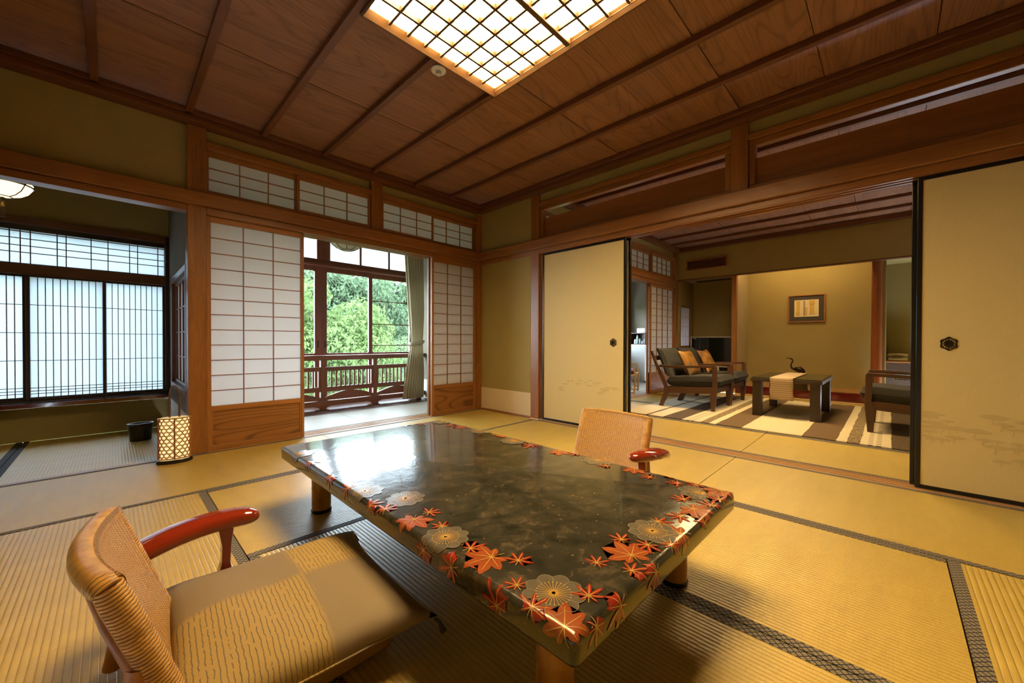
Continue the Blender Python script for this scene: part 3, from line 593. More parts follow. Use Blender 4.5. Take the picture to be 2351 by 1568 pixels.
shoji('door_10', 'white paper shoji door stacked behind the one at the lounge corner post', NL, 7.19, 8.30, .008, 2.126, .083, 4, 12, top=.05, bot=.052, koshi=.363)
shoji('door_2', 'white paper shoji door slid to the far end of the lounge wall', NL, 4.845, 5.95, .008, 2.126, .028, 4, 12, top=.05, bot=.052, koshi=.363)
bx('wall_lounge_south', 'plaster', 3.93, 9.5, YS-.12, YS, 0, 2.95, kind='structure', bev=0, label='plain olive plaster wall at the far side of the lounge')
TL = Pl('y', 8.40)
tw = MB(); TL.box(tw, YS, 3.27, .0, .10, 2.315, 2.93)
tw = tw.build('wall_lounge_east', 'plaster', kind='structure', label='olive plaster drop wall with a slatted vent over the display alcove')
TL.o('drop_edge', W('darkcedar', 'y'), YS, 3.27, -.006, .10, 2.295, 2.3148, tw, .002)
vn = empty('air_vent', (8.385, 2.69, 2.59), label='wooden slatted air vent set in the olive wall over the television', cat='vent')
for (y0, y1, z0, z1) in ((-.40, .40, .085, .115), (-.40, .40, -.115, -.085), (-.40, -.37, -.085, .085), (.37, .40, -.085, .085)): bx('vent_frame', W('shojiwood', 'y'), -.012, .0145, y0, y1, z0, z1, vn)
bx('vent_back', 'blackplastic', .010, .0145, -.37, .37, -.085, .085, vn, 0)
for k in range(34): y = -.36+.0218*k; bx('vent_slat', W('darkcedar', 'z'), -.006, .008, y-.0055, y+.0055, -.085, .085, vn, 0)
# display alcove (tokonoma), its neighbours and the round post
bk = MB().box(9.35, 9.45, YS, 3.40, 0, 2.95).build('wall_tokonoma_back', 'plaster', kind='structure', label='warm lit plaster back wall of the display alcove with the framed print')
sd = MB().box(8.45, 9.35, 3.27, 3.37, 0, .885).box(8.45, 9.35, 3.27, 3.37, 1.80, 2.95).box(8.45, 8.61, 3.27, 3.37, .885, 1.80).box(9.20, 9.35, 3.27, 3.37, .885, 1.80).build('wall_television_side', 'plaster', kind='structure', label='olive plaster wall with the tall narrow lattice window')
shoji('window_20', 'tall narrow window of fine bars beside the television', Pl('x', 3.27), 8.61, 9.20, .885, 1.80, .01, 10, 4, st=.035, top=.035, bot=.035, kb=.009, kd=.007)
pt = MB().box(8.56, 9.35, 2.16, 2.24, 0, 2.95).build('wall_partition', 'plaster_light', kind='structure', label='pale partition between television alcove and display alcove')
bx('post', W('shojiwood', 'z'), 8.49, 8.56, 2.165, 2.25, 0, 2.34, pt, .003)
bx('ceiling', 'plaster_light', 8.50, 9.35, 2.24, 3.27, 2.345, 2.39, kind='structure', bev=0, label='pale soffit over the television alcove'); 
bx('ceiling', 'plaster', 8.50, 9.35, YS, .08, 2.345, 2.39, kind='structure', bev=0, label='soffit over the telephone alcove')
bx('ceiling', 'plaster', 8.40, 9.5, YS, 3.4, 2.95, 3.05, kind='structure', bev=0, label='upper ceiling of the display alcove')
tag(bx('soffit_vent', 'blackplastic', 9.02, 9.26, 2.42, 3.12, 2.339, 2.3448, None, 0), 'dark slot vent in the soffit over the television', 'vent')
tf = MB().box(8.50, 9.35, .22, 2.16, .0, .162).build('floor_tokonoma', W('sillwood', 'y'), kind='structure', label='raised wooden floor of the display alcove')
bx('lacquered_front', 'kamachi', 8.42, 8.499, .22, 2.16, .018, .168, tf, .008, label='dark red lacquered front beam'); bx('front_trim', W('sillwood', 'y'), 8.405, 8.499, .22, 2.16, -.01, .0175, tf, .002)
tk = MB().box(8.49, 9.35, 2.24, 3.27, 0, .36).build('floor_television', W('sillwood', 'y'), kind='structure', label='raised platform under the television')
bx('platform_edge', W('cedar', 'y'), 8.47, 8.489, 2.25, 3.27, .30, .36, tk, .002)
pw = MB().box(8.56, 9.35, .06, .14, 0, 2.95).build('wall_partition', 'plaster', kind='structure', label='plaster partition between display alcove and telephone alcove')
cp = MB().lathe([(.066, 0), (.068, .3), (.066, 1.2), (.064, 2.294)], 8.49, .165, 28).build('post', W('column', 'z'), pw, smooth=True, label='round polished red-brown alcove post')
# ---- back veranda behind the lounge
fb = floor('floor', 3.97, 9.65, 3.44, 4.95, 'pale floor of the back veranda behind the lounge')
for k in range(6): bx('floor_plank', W('floorwood', 'x') if k == 5 else MAT['palemat_x'], 3.97, 9.65, 3.445+.25*k, 3.445+.25*(k+1)-.004, -.07, -.004, fb, 0)
be = bx('wall_back_veranda_end', 'plaster_grey', 9.65, 9.75, 3.37, 5.0, 0, 2.75, kind='structure', bev=0, label='grey plaster end wall behind the small refrigerator')
bn = MB().box(4.02, 9.75, 4.97, 5.05, 0, .80).box(4.02, 9.75, 4.97, 5.05, 1.87, 2.75).box(4.02, 6.45, 4.97, 5.05, .8, 1.87).box(9.50, 9.65, 4.97, 5.05, .8, 1.87).build('wall_back_veranda_north', 'plaster_grey', kind='structure', label='grey plaster window wall of the back veranda')
for (a0, a1, z0, z1) in ((6.45, 9.50, 1.82, 1.87), (6.45, 9.50, .80, .86), (6.45, 6.52, .86, 1.82), (9.42, 9.50, .86, 1.82), (7.95, 8.03, .86, 1.82)): bx('window_frame', wf('x'), a0, a1, 4.955, 5.03, z0, z1, bn)
for a0, a1 in ((6.52, 7.95), (8.03, 9.42)): bx('glass_pane', 'glass', a0, a1, 4.99, 4.994, .86, 1.82, bn, 0)
bx('ceiling', W('ceilwood', 'x'), 3.97, 9.75, 3.38, 5.06, 2.72, 2.80, kind='structure', bev=0, label='low board ceiling of the back veranda')
bx('roof', W('darkcedar', 'x'), XA-.2, 9.9, YS-.2, 6.62, 3.16, 3.22, kind='structure', bev=0, label='roof deck over the rooms')
# ================================================================== THINGS IN THE MAIN ROOM
# ---- ceiling lamp
def ceiling_lamp(lx, ly, hw, hh_, label):
    lp = empty('ceiling_lamp', (lx, ly, 2.97), label=label, cat='lamp')
    pr = [(0, 0), (0, -.056), (.014, -.062), (.040, -.020), (.040, 0)]
    for s in (-1, 1):
        MB().prism([(s*(hw-d), z) for d, z in pr], 'xz', -hh_, hh_).build('lamp_frame', W('lampframe', 'y'), lp)
        MB().prism([(s*(hh_-d), z) for d, z in pr], 'yz', -hw+.012, hw-.012).build('lamp_frame', W('lampframe', 'x'), lp)
    bx('lamp_frame', W('lampframe', 'x'), -hw+.040, hw-.040, -.017, .017, -.062, 0, lp, .004)
    for s in (-1, 1):
        y0, y1 = (.017, hh_-.040) if s > 0 else (-hh_+.040, -.017)
        bx('lamp_paper', 'lamp_paper', -hw+.040, hw-.040, y0, y1, -.012, -.008, lp, 0)
        for k in range(1, 8): x = -hw+.040+(2*hw-.080)*k/8; bx('lattice_bar', W('lampwood', 'y'), x-.0075, x+.0075, y0, y1, -.044, -.0125, lp, 0)
        for k in range(1, 5): y = y0+(y1-y0)*k/5; bx('lattice_bar', W('lampwood', 'x'), -hw+.040, hw-.040, y-.0075, y+.0075, -.046, -.0125, lp, 0)
    return lp
ceiling_lamp((LX0+LX1)/2, (LY0+LY1)/2, (LX1-LX0)/2, (LY1-LY0)/2, 'large square lattice lamp of glowing paper on the tatami room ceiling')
ceiling_lamp(5.85, 1.30, .52, .70, 'square lattice lamp of glowing paper on the lounge ceiling')
dt = empty('smoke_detector', (1.655, 2.362, 2.968), label='round white smoke detector on the ceiling boards by the lamp', cat='detector')
MB().lathe([(0.0, -.012), (.046, -.012), (.054, -.006), (.054, 0)], n=28).build('detector_plate', 'white', dt, smooth=True)
MB().lathe([(0, -.036), (.018, -.036), (.021, -.03), (.021, -.012)], n=20).build('detector_head', 'silver', dt, smooth=True)
# ---- low lacquered table
TZ = .378
tb = empty('low_table', (1.243, 1.52, 0), math.radians(-.5), 'low black lacquer table painted with red maple leaves and pale blossoms', 'table')
HX, HY, TT, RR = .562, 1.058, .075, .018
def rprof(e):
    return e
def table_mesh():
    m = MB(); sec = [(0, TZ)]
    def ring(ix, z): return [(-HX+ix, -HY+ix, z), (HX-ix, -HY+ix, z), (HX-ix, HY-ix, z), (-HX+ix, HY-ix, z)]
    rings = []
    cr = .02
    def rr(ix, z):
        o = []; r = cr
        for cx, cy, t0 in ((HX-r, HY-r, 0), (-HX+r, HY-r, PI/2), (-HX+r, -HY+r, PI), (HX-r, -HY+r, 1.5*PI)):
            for i in range(5):
                t_ = t0+PI/2*i/4; q = r-ix; o.append((cx+q*math.cos(t_), cy+q*math.sin(t_), z))
        return o
    prof = [(RR*(1-math.sin(PI/2*k/5)), TZ-RR*(1-math.cos(PI/2*k/5))) for k in range(6)]+[(RR*.9*(1-math.cos(PI/2*k/5)), TZ-TT+RR*.9*(1-math.sin(PI/2*k/5))) for k in range(6)]
    vs = []; 
    for ix, z in prof: vs += rr(ix, z)
    n = 20; fs = [(i*n+j, i*n+(j+1) % n, (i+1)*n+(j+1) % n, (i+1)*n+j) for i in range(len(prof)-1) for j in range(n)]
    fs += [tuple(range(n)), tuple(range((len(prof)-1)*n, len(prof)*n))[::-1]]
    return m.add(vs, fs)
table_mesh().build('table_top', 'lacquer', tb, smooth=True)
def wrap(x, y, off):
    """fold a painted point that runs past the rim down over the rounded edge (local table coordinates)"""
    def f(d, H):      # d: signed coordinate, H: half size; returns (position, drop, normal_out, normal_up)
        s = 1 if d > 0 else -1; t_ = abs(d)-(H-RR)
        if t_ <= 0: return d, 0, 0, 1
        a = t_/RR
        if a < PI/2: return s*(H-RR+RR*math.sin(a)), RR*(1-math.cos(a)), s*math.sin(a), math.cos(a)
        return s*H, min(RR+(t_-RR*PI/2), TT-.012), s, 0
    px, dx, nx, ux = f(x, HX); py, dy, ny, uy = f(y, HY)
    return (px+nx*off, py+ny*off, TZ-max(dx, dy)+min(ux, uy)*off)
def decal(name, mat, polys, off, strokes=()):
    bm = bmesh.new()
    for poly in polys:
        vs = [bm.verts.new((p[0], p[1], 0)) for p in poly]
        try: bm.faces.new(vs)
        except ValueError: pass
    bmesh.ops.triangulate(bm, faces=bm.faces)
    for ax, H in ((0, HX), (1, HY)):
        for s in (-1, 1):
            for k in range(6):
                q = s*(H-RR+RR*PI/2*k/5); co = [0, 0, 0]; no = [0, 0, 0]; co[ax] = q; no[ax] = 1
                bmesh.ops.bisect_plane(bm, geom=bm.verts[:]+bm.edges[:]+bm.faces[:], plane_co=co, plane_no=no, dist=1e-6)
    for v in bm.verts: v.co = Vector(wrap(v.co.x, v.co.y, off))*U
    bmesh.ops.recalc_face_normals(bm, faces=bm.faces)
    me = bpy.data.meshes.new(name); bm.to_mesh(me); bm.free(); me.materials.append(MAT[mat]); me.shade_smooth()
    o = bpy.data.objects.new(name, me); C.objects.link(o); o.parent = tb; return o
def leaf_poly(cx, cy, r, rot, wide):
    A = [-2.3, -1.5, -.74, 0, .74, 1.5, 2.3]; Ls = [(q*(.9+.25*random.random())) for q in (.55, .85, .95, 1.0, .95, .85, .55)]
    w, ex, g = (.50, .62, .40) if wide else (.34, .80, .24); out = []
    for k in range(150):
        th = -PI+2*PI*k/150; q = .12
        for a, L in zip(A, Ls):
            d = abs((th-a+PI) % (2*PI)-PI)
            if d < w: q = max(q, g*.6+(L-g*.6)*(1-d/w)**ex)
        out.append((cx+math.cos(th+rot)*r*q, cy+math.sin(th+rot)*r*q))
    return out, [((cx, cy), (cx+math.cos(a+rot)*L*r*.80, cy+math.sin(a+rot)*L*r*.80)) for a, L in zip(A, Ls)]
def quadline(p, q, w):
    dx, dy = q[0]-p[0], q[1]-p[1]; L = math.hypot(dx, dy) or 1; nx, ny = -dy/L*w, dx/L*w
    return [(p[0]+nx, p[1]+ny), (q[0]+nx*.4, q[1]+ny*.4), (q[0]-nx*.4, q[1]-ny*.4), (p[0]-nx, p[1]-ny)]
def pix(px, py, z):
    d = Fv*FPX+Rv*(px-1175.5)+Uv*(CY-py); k = (z-1)/d.z; return d.x*k, d.y*k
def tl(px, py):
    x, y = pix(px, py, TZ); x -= 1.243; y -= 1.52; a = math.radians(.5); return x*math.cos(a)-y*math.sin(a), x*math.sin(a)+y*math.cos(a)
LEAVES = [('O', 1128, 1280, .085), ('O', 950, 1193, .080), ('R', 985, 1177, .05), ('R', 1014, 1209, .042), ('F', 1023, 1234, .075), ('R', 958, 1246, .055), ('R', 1026, 1288, .065), ('R', 1080, 1260, .050), ('R', 1190, 1288, .052),
          ('R', 1117, 1366, .068), ('R', 1187, 1345, .042), ('F', 1271, 1363, .078), ('R', 1221, 1394, .058), ('O', 1296, 1440, .075), ('R', 1352, 1369, .052), ('R', 1432, 1378, .062), ('R', 1374, 1428, .045), ('R', 1370, 1293, .042),
          ('O', 1450, 1276, .085), ('R', 1450, 1311, .055), ('R', 1512, 1302, .055), ('R', 1427, 1240, .045), ('R', 1487, 1252, .055), ('F', 1498, 1220, .080), ('R', 1510, 1198, .058), ('O', 1562, 1226, .085), ('R', 1541, 1252, .055), ('R', 1562, 1186, .055),
          ('O', 1592, 1169, .085), ('R', 1570, 1147, .055), ('R', 1652, 1147, .055), ('R', 1633, 1161, .055), ('F', 1608, 1132, .085), ('O', 1655, 1127, .08), ('R', 1598, 1114, .065), ('R', 1556, 1110, .055), ('R', 1620, 1196, .05),
          ('O', 1457, 1077, .085), ('R', 1493, 1096, .05), ('R', 1526, 1091, .06), ('F', 1374, 1057, .085), ('R', 1393, 1070, .045), ('O', 1283, 1036, .085), ('R', 1321, 1041, .055), ('R', 1219, 1022, .075), ('F', 1178, 1012, .085), ('R', 1190, 1009, .055), ('O', 1145, 999, .085),
          ('F', 1107, 989, .085), ('R', 1059, 980, .08), ('R', 1035, 977, .06), ('F', 1016, 968, .085), ('R', 969, 972, .075), ('R', 930, 975, .06), ('R', 884, 1170, .055), ('R', 848, 1158, .06), ('F', 931, 1145, .075), ('R', 800, 1120, .06), ('F', 838, 1128, .075), ('R', 760, 1095, .06), ('R', 715, 1062, .06), ('F', 690, 1042, .07), ('R', 850, 985, .06)]
random.seed(11)
for k, (t_, px, py, r) in enumerate(LEAVES):
    x, y = tl(px, py); o1, o2 = .0009+.00012*(k % 8), .0022
    if t_ == 'F':
        ps_ = []
        for ring, (rr_, n_, ph) in enumerate(((1, 9, 0), (.8, 9, .35))):
            pl_ = []
            for i in range(n_*8):
                a = 2*PI*i/(n_*8)+ph; u_ = (i % 8)/8; pl_.append((x+math.cos(a)*r*rr_*(.84+.16*abs(math.sin(PI*u_))), y+math.sin(a)*r*rr_*(.84+.16*abs(math.sin(PI*u_)))))
            ps_.append(pl_)
        b = decal('painted_blossom', 'petal', ps_[:1], o1)
        pe = ps_[0]; ol = [quadline(pe[i], pe[(i+1) % len(pe)], .0010) for i in range(len(pe))]+[quadline((x+math.cos(a)*r*.58, y+math.sin(a)*r*.58), (x+math.cos(a)*r*.85, y+math.sin(a)*r*.85), .0009) for a in [2*PI*i/9 for i in range(9)]]
        pl2 = decal('petal_outline', 'petal_line', ol, o2-.0002); pl2.parent = b
        st = [quadline((x, y), (x+math.cos(a)*r*.55, y+math.sin(a)*r*.55), .0011) for a in [2*PI*i/26 for i in range(26)]]
        st += [[(x+math.cos(a)*r*.56+.0024*math.cos(q), y+math.sin(a)*r*.56+.0024*math.sin(q)) for q in (0, 1.57, 3.14, 4.71)] for a in [2*PI*i/26 for i in range(26)]]
        v_ = decal('gold_stamens', 'vein', st, o2)
        v_.parent = b
    else:
        rot = random.uniform(0, 6.28); poly, vein = leaf_poly(x, y, r, rot, t_ == 'O'); b = decal('painted_leaf', 'leaf_orange' if t_ == 'O' else 'leaf_red', [poly], o1)
        tail = (x-math.cos(rot)*r*.5, y-math.sin(rot)*r*.5)
        v_ = decal('gold_veins', 'vein', [quadline(p, q, .0013) for p, q in vein]+[quadline((x, y), tail, .0014)], o2); v_.parent = b
for sx in (-1, 1):
    for sy in (-1, 1):
        cx, cy = sx*(HX-.165), sy*(HY-.185)
        lg = MB().lathe([(.050, .012), (.052, .05), (.0515, .135), (.054, .142), (.0515, .150), (.053, .25), (.054, TZ-TT)], cx, cy, 20).build('leg', 'bamboo', tb, smooth=True)
        MB().lathe([(.052, 0), (.055, .004), (.055, .016), (.051, .02)], cx, cy, 20).build('leg_shoe', 'blacklacquer', lg, smooth=True)
# ---- legless rattan chairs
def rattan_chair(loc, rz, label):
    e = empty('floor_chair', loc, rz, label, 'chair', None)
    def back(u, z):       # back curve: u -1..1 across, z height
        lean = .17-.34*z; return Vector((lean-.045*(1-u*u)*(.35+.65*z/.5), u*.247, z))
    # woven panel: front skin that bends back over the top rail, closed behind
    m = MB(); nu, nv, nt = 24, 14, 5; uv = []; L = nv+nt
    for side in (0, 1):
        for i in range(nu+1):
            for j in range(L+1):
                z = .13+.355*min(j, nv)/nv; p = back(-1.0+2.0*i/nu, z)
                if j <= nv: p = p+Vector((.013, 0, 0))
                else: t_ = (j-nv)/nt*PI*.22; p = p+Vector((-.016+.029*math.cos(t_), 0, .027*math.sin(t_)))
                v_ = .355*j/nv*U
                if side: p = p+Vector((-.010, 0, -.004))
                m.v.append(tuple(p)); uv.append((p.y*U, v_))
    o_ = (nu+1)*(L+1)
    for s in (0, 1):
        for i in range(nu):
            for j in range(L): q = s*o_+i*(L+1)+j; m.f.append((q, q+L+1, q+L+2, q+1))
    for j in range(L):
        for i in (0, nu): q = i*(L+1)+j; m.f.append((q, q+1, o_+q+1, o_+q))
    for i in range(nu):
        for j in (0, L): q = i*(L+1)+j; m.f.append((q, q+L+1, o_+q+L+1, o_+q))
    m.uv = uv; m.build('woven_back', 'weave', e, smooth=True)
    tr = [back(-1+2*i/20, .478)+Vector((-.016, 0, 0)) for i in range(21)]; MB().tube([tr[0]+Vector((.006, .006, -.02))]+tr+[tr[-1]+Vector((.006, -.006, -.02))], [.018]+[.028]*21+[.018], 14).build('top_rail', 'cane', e, smooth=True)
    for s in (-1, 1):
        pts = [back(s, .487-.462*i/10)+Vector((-.016, 0, 0)) for i in range(11)]; MB().tube(pts, [.026]+[.029]*9+[.024], 12).build('back_upright', 'cane', e, smooth=True)
        j = back(s, .30); MB().tube([back(s*.55, .46)+Vector((-.02, 0, 0)), back(s*.8, .38)+Vector((-.035, 0, 0)), j+Vector((-.035, 0, -.02))], .018, 10).build('back_brace', W('shojiwood', 'z'), e, smooth=True)
        MB().tube([j+Vector((-.03, 0, -.01)), j+Vector((-.05, 0, -.15)), j+Vector((-.075, 0, -.283))], [.024, .024, .022], 10).build('rear_leg', W('shojiwood', 'z'), e, smooth=True)
        if s < 0: continue
        # lacquered arm: a paddle that widens to the back, on a shaped post
        ax = [(.0, .345, .280, .060), (.07, .362, .302, .066), (.16, .375, .322, .066), (.26, .372, .332, .060), (.335, .352, .333, .052), (.378, .340, .330, .038), (.396, .335, .328, .012)]
        am = MB(); n = 14; vs = []
        for i, (x, y, z, w) in enumerate(ax):
            th = .033 if i < 5 else (.027 if i == 5 else .010)
            for k in range(n): t_ = 2*PI*k/n; c, q = math.cos(t_), math.sin(t_); vs.append((x, s*y+w*abs(c)**.8*(1 if c > 0 else -1), z+th*abs(q)**.8*(1 if q > 0 else -1)))
        fs = [(i*n+k, i*n+(k+1) % n, (i+1)*n+(k+1) % n, (i+1)*n+k) for i in range(len(ax)-1) for k in range(n)]+[tuple(range(n)), tuple(range((len(ax)-1)*n, len(ax)*n))]
        am.add(vs, fs); a_ = am.build('armrest', 'redlacquer', e, smooth=True, label='glossy red lacquered armrest'); sb = a_.modifiers.new('sub', 'SUBSURF'); sb.levels = 1; sb.render_levels = 2
        y = s*.352; prof = [(.265, .32), (.315, .32), (.305, .24), (.302, .18), (.315, .10), (.325, .05), (.245, .05), (.258, .11), (.275, .18), (.277, .24)]
        MB().prism(prof, 'xz', y-.022, y+.022).build('arm_post', 'redlacquer', e, bev=.004)
        MB().tube([(.285, y, .05), (.285, s*.25, .045)], .018, 8).build('arm_rail', 'redlacquer', e, smooth=True)
    sm = MB(); sm.prism(rrect(.09, .66, -.27, .27, .06), 'xy', .012, .062); sm.build('seat_board', 'seatcloth', e, bev=.012)
    return e
t = NT('seatcloth'); f = t.noise(t.coord((1, 1, 1)), 260, 2); t.bump(f, .001, .6); t.fin(t.mix(f, (.20, .105, .030), (.34, .19, .06)), .8, .3)
rattan_chair((0, 1.42, 0), 0, 'woven rattan floor chair with one red armrest showing and a taupe cushion on it')
rattan_chair((2.47, 1.395, 0), PI, 'woven rattan floor chair on the far side of the table, in front of the lounge')
# ---- zabuton cushion
zb = empty('floor_cushion', (.405, 1.415, .063), math.radians(-4), 'square taupe and gold patterned cushion lying on the rattan chair', 'cushion')
def pil(hx, hy, th, n=28, pw=.42, corner=.07, base=None):
    m = MB()
    for s in (1, -1):
        def fn(u, v):
            a, b = 2*u-1, 2*v-1
            x, y = hx*(a*(1+corner*abs(b)**3*a*a)), hy*(b*(1+corner*abs(a)**3*b*b)); x -= hx*.035*a*(1-b*b); y -= hy*.035*b*(1-a*a)
            z = ((1-a**4)*(1-b**4)); z = max(z, 0)**pw
            return (x, y, th/2+s*th/2*z*(1.0 if s > 0 else .9)+.002*math.sin(9*a+3*b)*z)
        m.grid(fn, n, n)
    return m
o = pil(.315, .345, .135).build('cushion_body', 'zabuton', zb, smooth=True)
bm = bmesh.new(); bm.from_mesh(o.data); bmesh.ops.remove_doubles(bm, verts=bm.verts, dist=.0004); bmesh.ops.recalc_face_normals(bm, faces=bm.faces); bm.to_mesh(o.data); bm.free()
for sx, sy in ((1, -1), (1, 1), (-1, 1), (-1, -1)):
    c = Vector((sx*.33, sy*.362, .058)); MB().tube([c, c+Vector((sx*.012, sy*.008, -.012)), c+Vector((sx*.024, sy*.014, -.045))], [.004, .006, .010], 8).build('corner_tassel', 'greyfabric', zb, smooth=True)
MB().tube([(.322*math.cos(0)*0+.318, -.33, .058), (.10, -.338, .058), (-.10, -.338, .058), (-.318, -.33, .058)], .0025, 6).build('piping', 'zabuton', zb, smooth=True)
# ---- woven lantern
ln = empty('lantern', (.352, 4.225, 0), math.radians(-6), 'glowing woven bamboo floor lantern with a tall bent handle beside the thick post', 'lantern')
ea, eb_ = .098, .052
def ell(t_, z, k=1.0): return (ea*k*math.cos(t_), eb_*k*math.sin(t_), z)
MB().lathe([(1.10, 0), (1.18, .006), (1.18, .022), (1.10, .030), (.2, .030)], n=40, sx=ea, sy=eb_).build('lantern_base', 'blacklacquer', ln, smooth=True)
MB().lathe([(.955, .031), (.955, .372)], n=40, sx=ea, sy=eb_).build('lantern_paper', 'lantern_paper', ln, smooth=True)
for z in (.040, .368):
    MB().tube([ell(2*PI*i/40, z, 1.02) for i in range(41)], .0085, 8, .6).build('bamboo_hoop', 'cane', ln, smooth=True)
lat = MB()
for k in range(11):
    z = .042+.0288*(k+.5); lat.tube([ell(2*PI*i/40, z, 1.0) for i in range(41)], .003, 4)
per = 15
for k in range(per):
    for s in (-1, 1):
        pts = []
        for i in range(25):
            q = i/24; pts.append(ell(2*PI*(k/per)+s*q*2*PI*.376, .042+.325*q, 1.004))
        lat.tube(pts, .003, 4)
lat.uv = None; lat.build('woven_lattice', W('shojiwood', 'z'), ln, kind='stuff')
for t_ in (0, PI/2, PI, 1.5*PI): MB().tube([ell(t_, .034, 1.03), ell(t_, .372, 1.03)], .006, 6).build('lantern_rib', W('shojiwood', 'z'), ln, smooth=True)
hd = [(-.030, 0, .37), (-.030, 0, .52)]+[(-.030*math.cos(t_), 0, .53+.10*math.sin(t_)) for t_ in [PI*i/12 for i in range(13)]]+[(.030, 0, .52), (.030, 0, .37)]
MB().tube(hd, .0075, 8).build('lantern_handle', W('chairwood', 'z'), ln, smooth=True)
MB().tube([(0, 0, .366), (0, eb_*.98, .366)], .004, 6).build('handle_bar', W('chairwood', 'y'), ln); bx('handle_crossbar', W('chairwood', 'x'), -ea*.96, ea*.96, -.005, .005, .362, .374, ln)
# ---- waste bin
bn_ = empty('waste_bin', (.19, 5.40, 0), 0, 'small oval black lacquer waste bin on the alcove mat', 'bin')
MB().lathe([(.80, 0), (.84, .01), (.92, .13), (.92, .15), (1.0, .155), (1.02, .165), (1.0, .175), (.88, .175), (.86, .16), (.80, .03), (.1, .02)], n=36, sx=.098, sy=.066).build('bin_body', 'blacklacquer', bn_, smooth=True)
MB().lathe([(.925, .128), (.932, .130), (.932, .146), (.925, .148)], n=36, sx=.098, sy=.066).build('bin_band', 'bronze', bn_, smooth=True)
# ---- hanging lamps
def pendant(loc, R, label, lit, n, ztop):
    e = empty('pendant_lamp', loc, 0, label, 'lamp'); H = R*.62
    prof = [(.02*R, -H), (.30*R, -H*.97), (.60*R, -H*.80), (.84*R, -H*.48), (.96*R, -H*.15), (R, 0)]
    MB().lathe(prof, n=36).build('shade_bowl', 'pendant_glass' if lit else 'shade', e, smooth=True)
    MB().lathe([(R, 0), (R*1.0, R*.16), (R*.93, R*.16)], n=36).build('shade_collar', 'pendant_glass' if lit else 'shade', e, smooth=True)
    fr = 'bronze' if lit else W('chairwood', 'z')
    for z in (0, R*.17): MB().tube([(R*1.01*math.cos(2*PI*i/36), R*1.01*math.sin(2*PI*i/36), z) for i in range(37)], R*.035, 6).build('shade_ring', fr, e, smooth=True)
    for k in range(n):
        t_ = 2*PI*k/n+.35; MB().tube([(r*1.01*math.cos(t_), r*1.01*math.sin(t_), z-.002) for r, z in prof[1:]], R*.022, 6).build('shade_rib', fr, e, smooth=True)
        if lit:
            MB().tube([(R*1.02*math.cos(t_), R*1.02*math.sin(t_), 0), (R*1.02*math.cos(t_), R*1.02*math.sin(t_), R*.17)], R*.05, 6).build('collar_stud', fr, e)
    MB().tube([(R*.31*math.cos(2*PI*i/24), R*.31*math.sin(2*PI*i/24), -H*.98) for i in range(25)], R*.025, 6).build('shade_ring', fr, e, smooth=True)
    MB().tube([(0, 0, R*.16), (0, 0, ztop-loc[2])], .006, 8).build('stem', fr, e, smooth=True); MB().lathe([(R*.9, R*.16), (.03, R*.22), (.0, R*.22)], n=24).build('shade_cover', fr, e, smooth=True)
    if lit:
        MB().tube([(.018*math.cos(2*PI*i/16), 0, -H-.022+.018*math.sin(2*PI*i/16)) for i in range(17)], .003, 6).build('pull_ring', fr, e, smooth=True)
        ts = MB().lathe([(0.004, -H-.04), (.010, -H-.075), (.014, -H-.10), (.017, -H-.155), (.010, -H-.16), (.0, -H-.16)][::-1], n=12).build('tassel', 'bark', e, smooth=True); MB().lathe([(.006, -H-.045), (.012, -H-.07), (.012, -H-.078), (.006, -H-.08)], n=12).build('tassel_knot', 'gold', ts, smooth=True)
    return e
pendant((-.595, 4.95, 2.215), .155, 'lit round glass pendant lamp with a tassel in the window alcove', True, 6, 2.72)
pendant((2.225, 5.30, 2.37), .22, 'unlit ribbed paper bowl lamp hanging in the veranda', False, 8, 2.72)
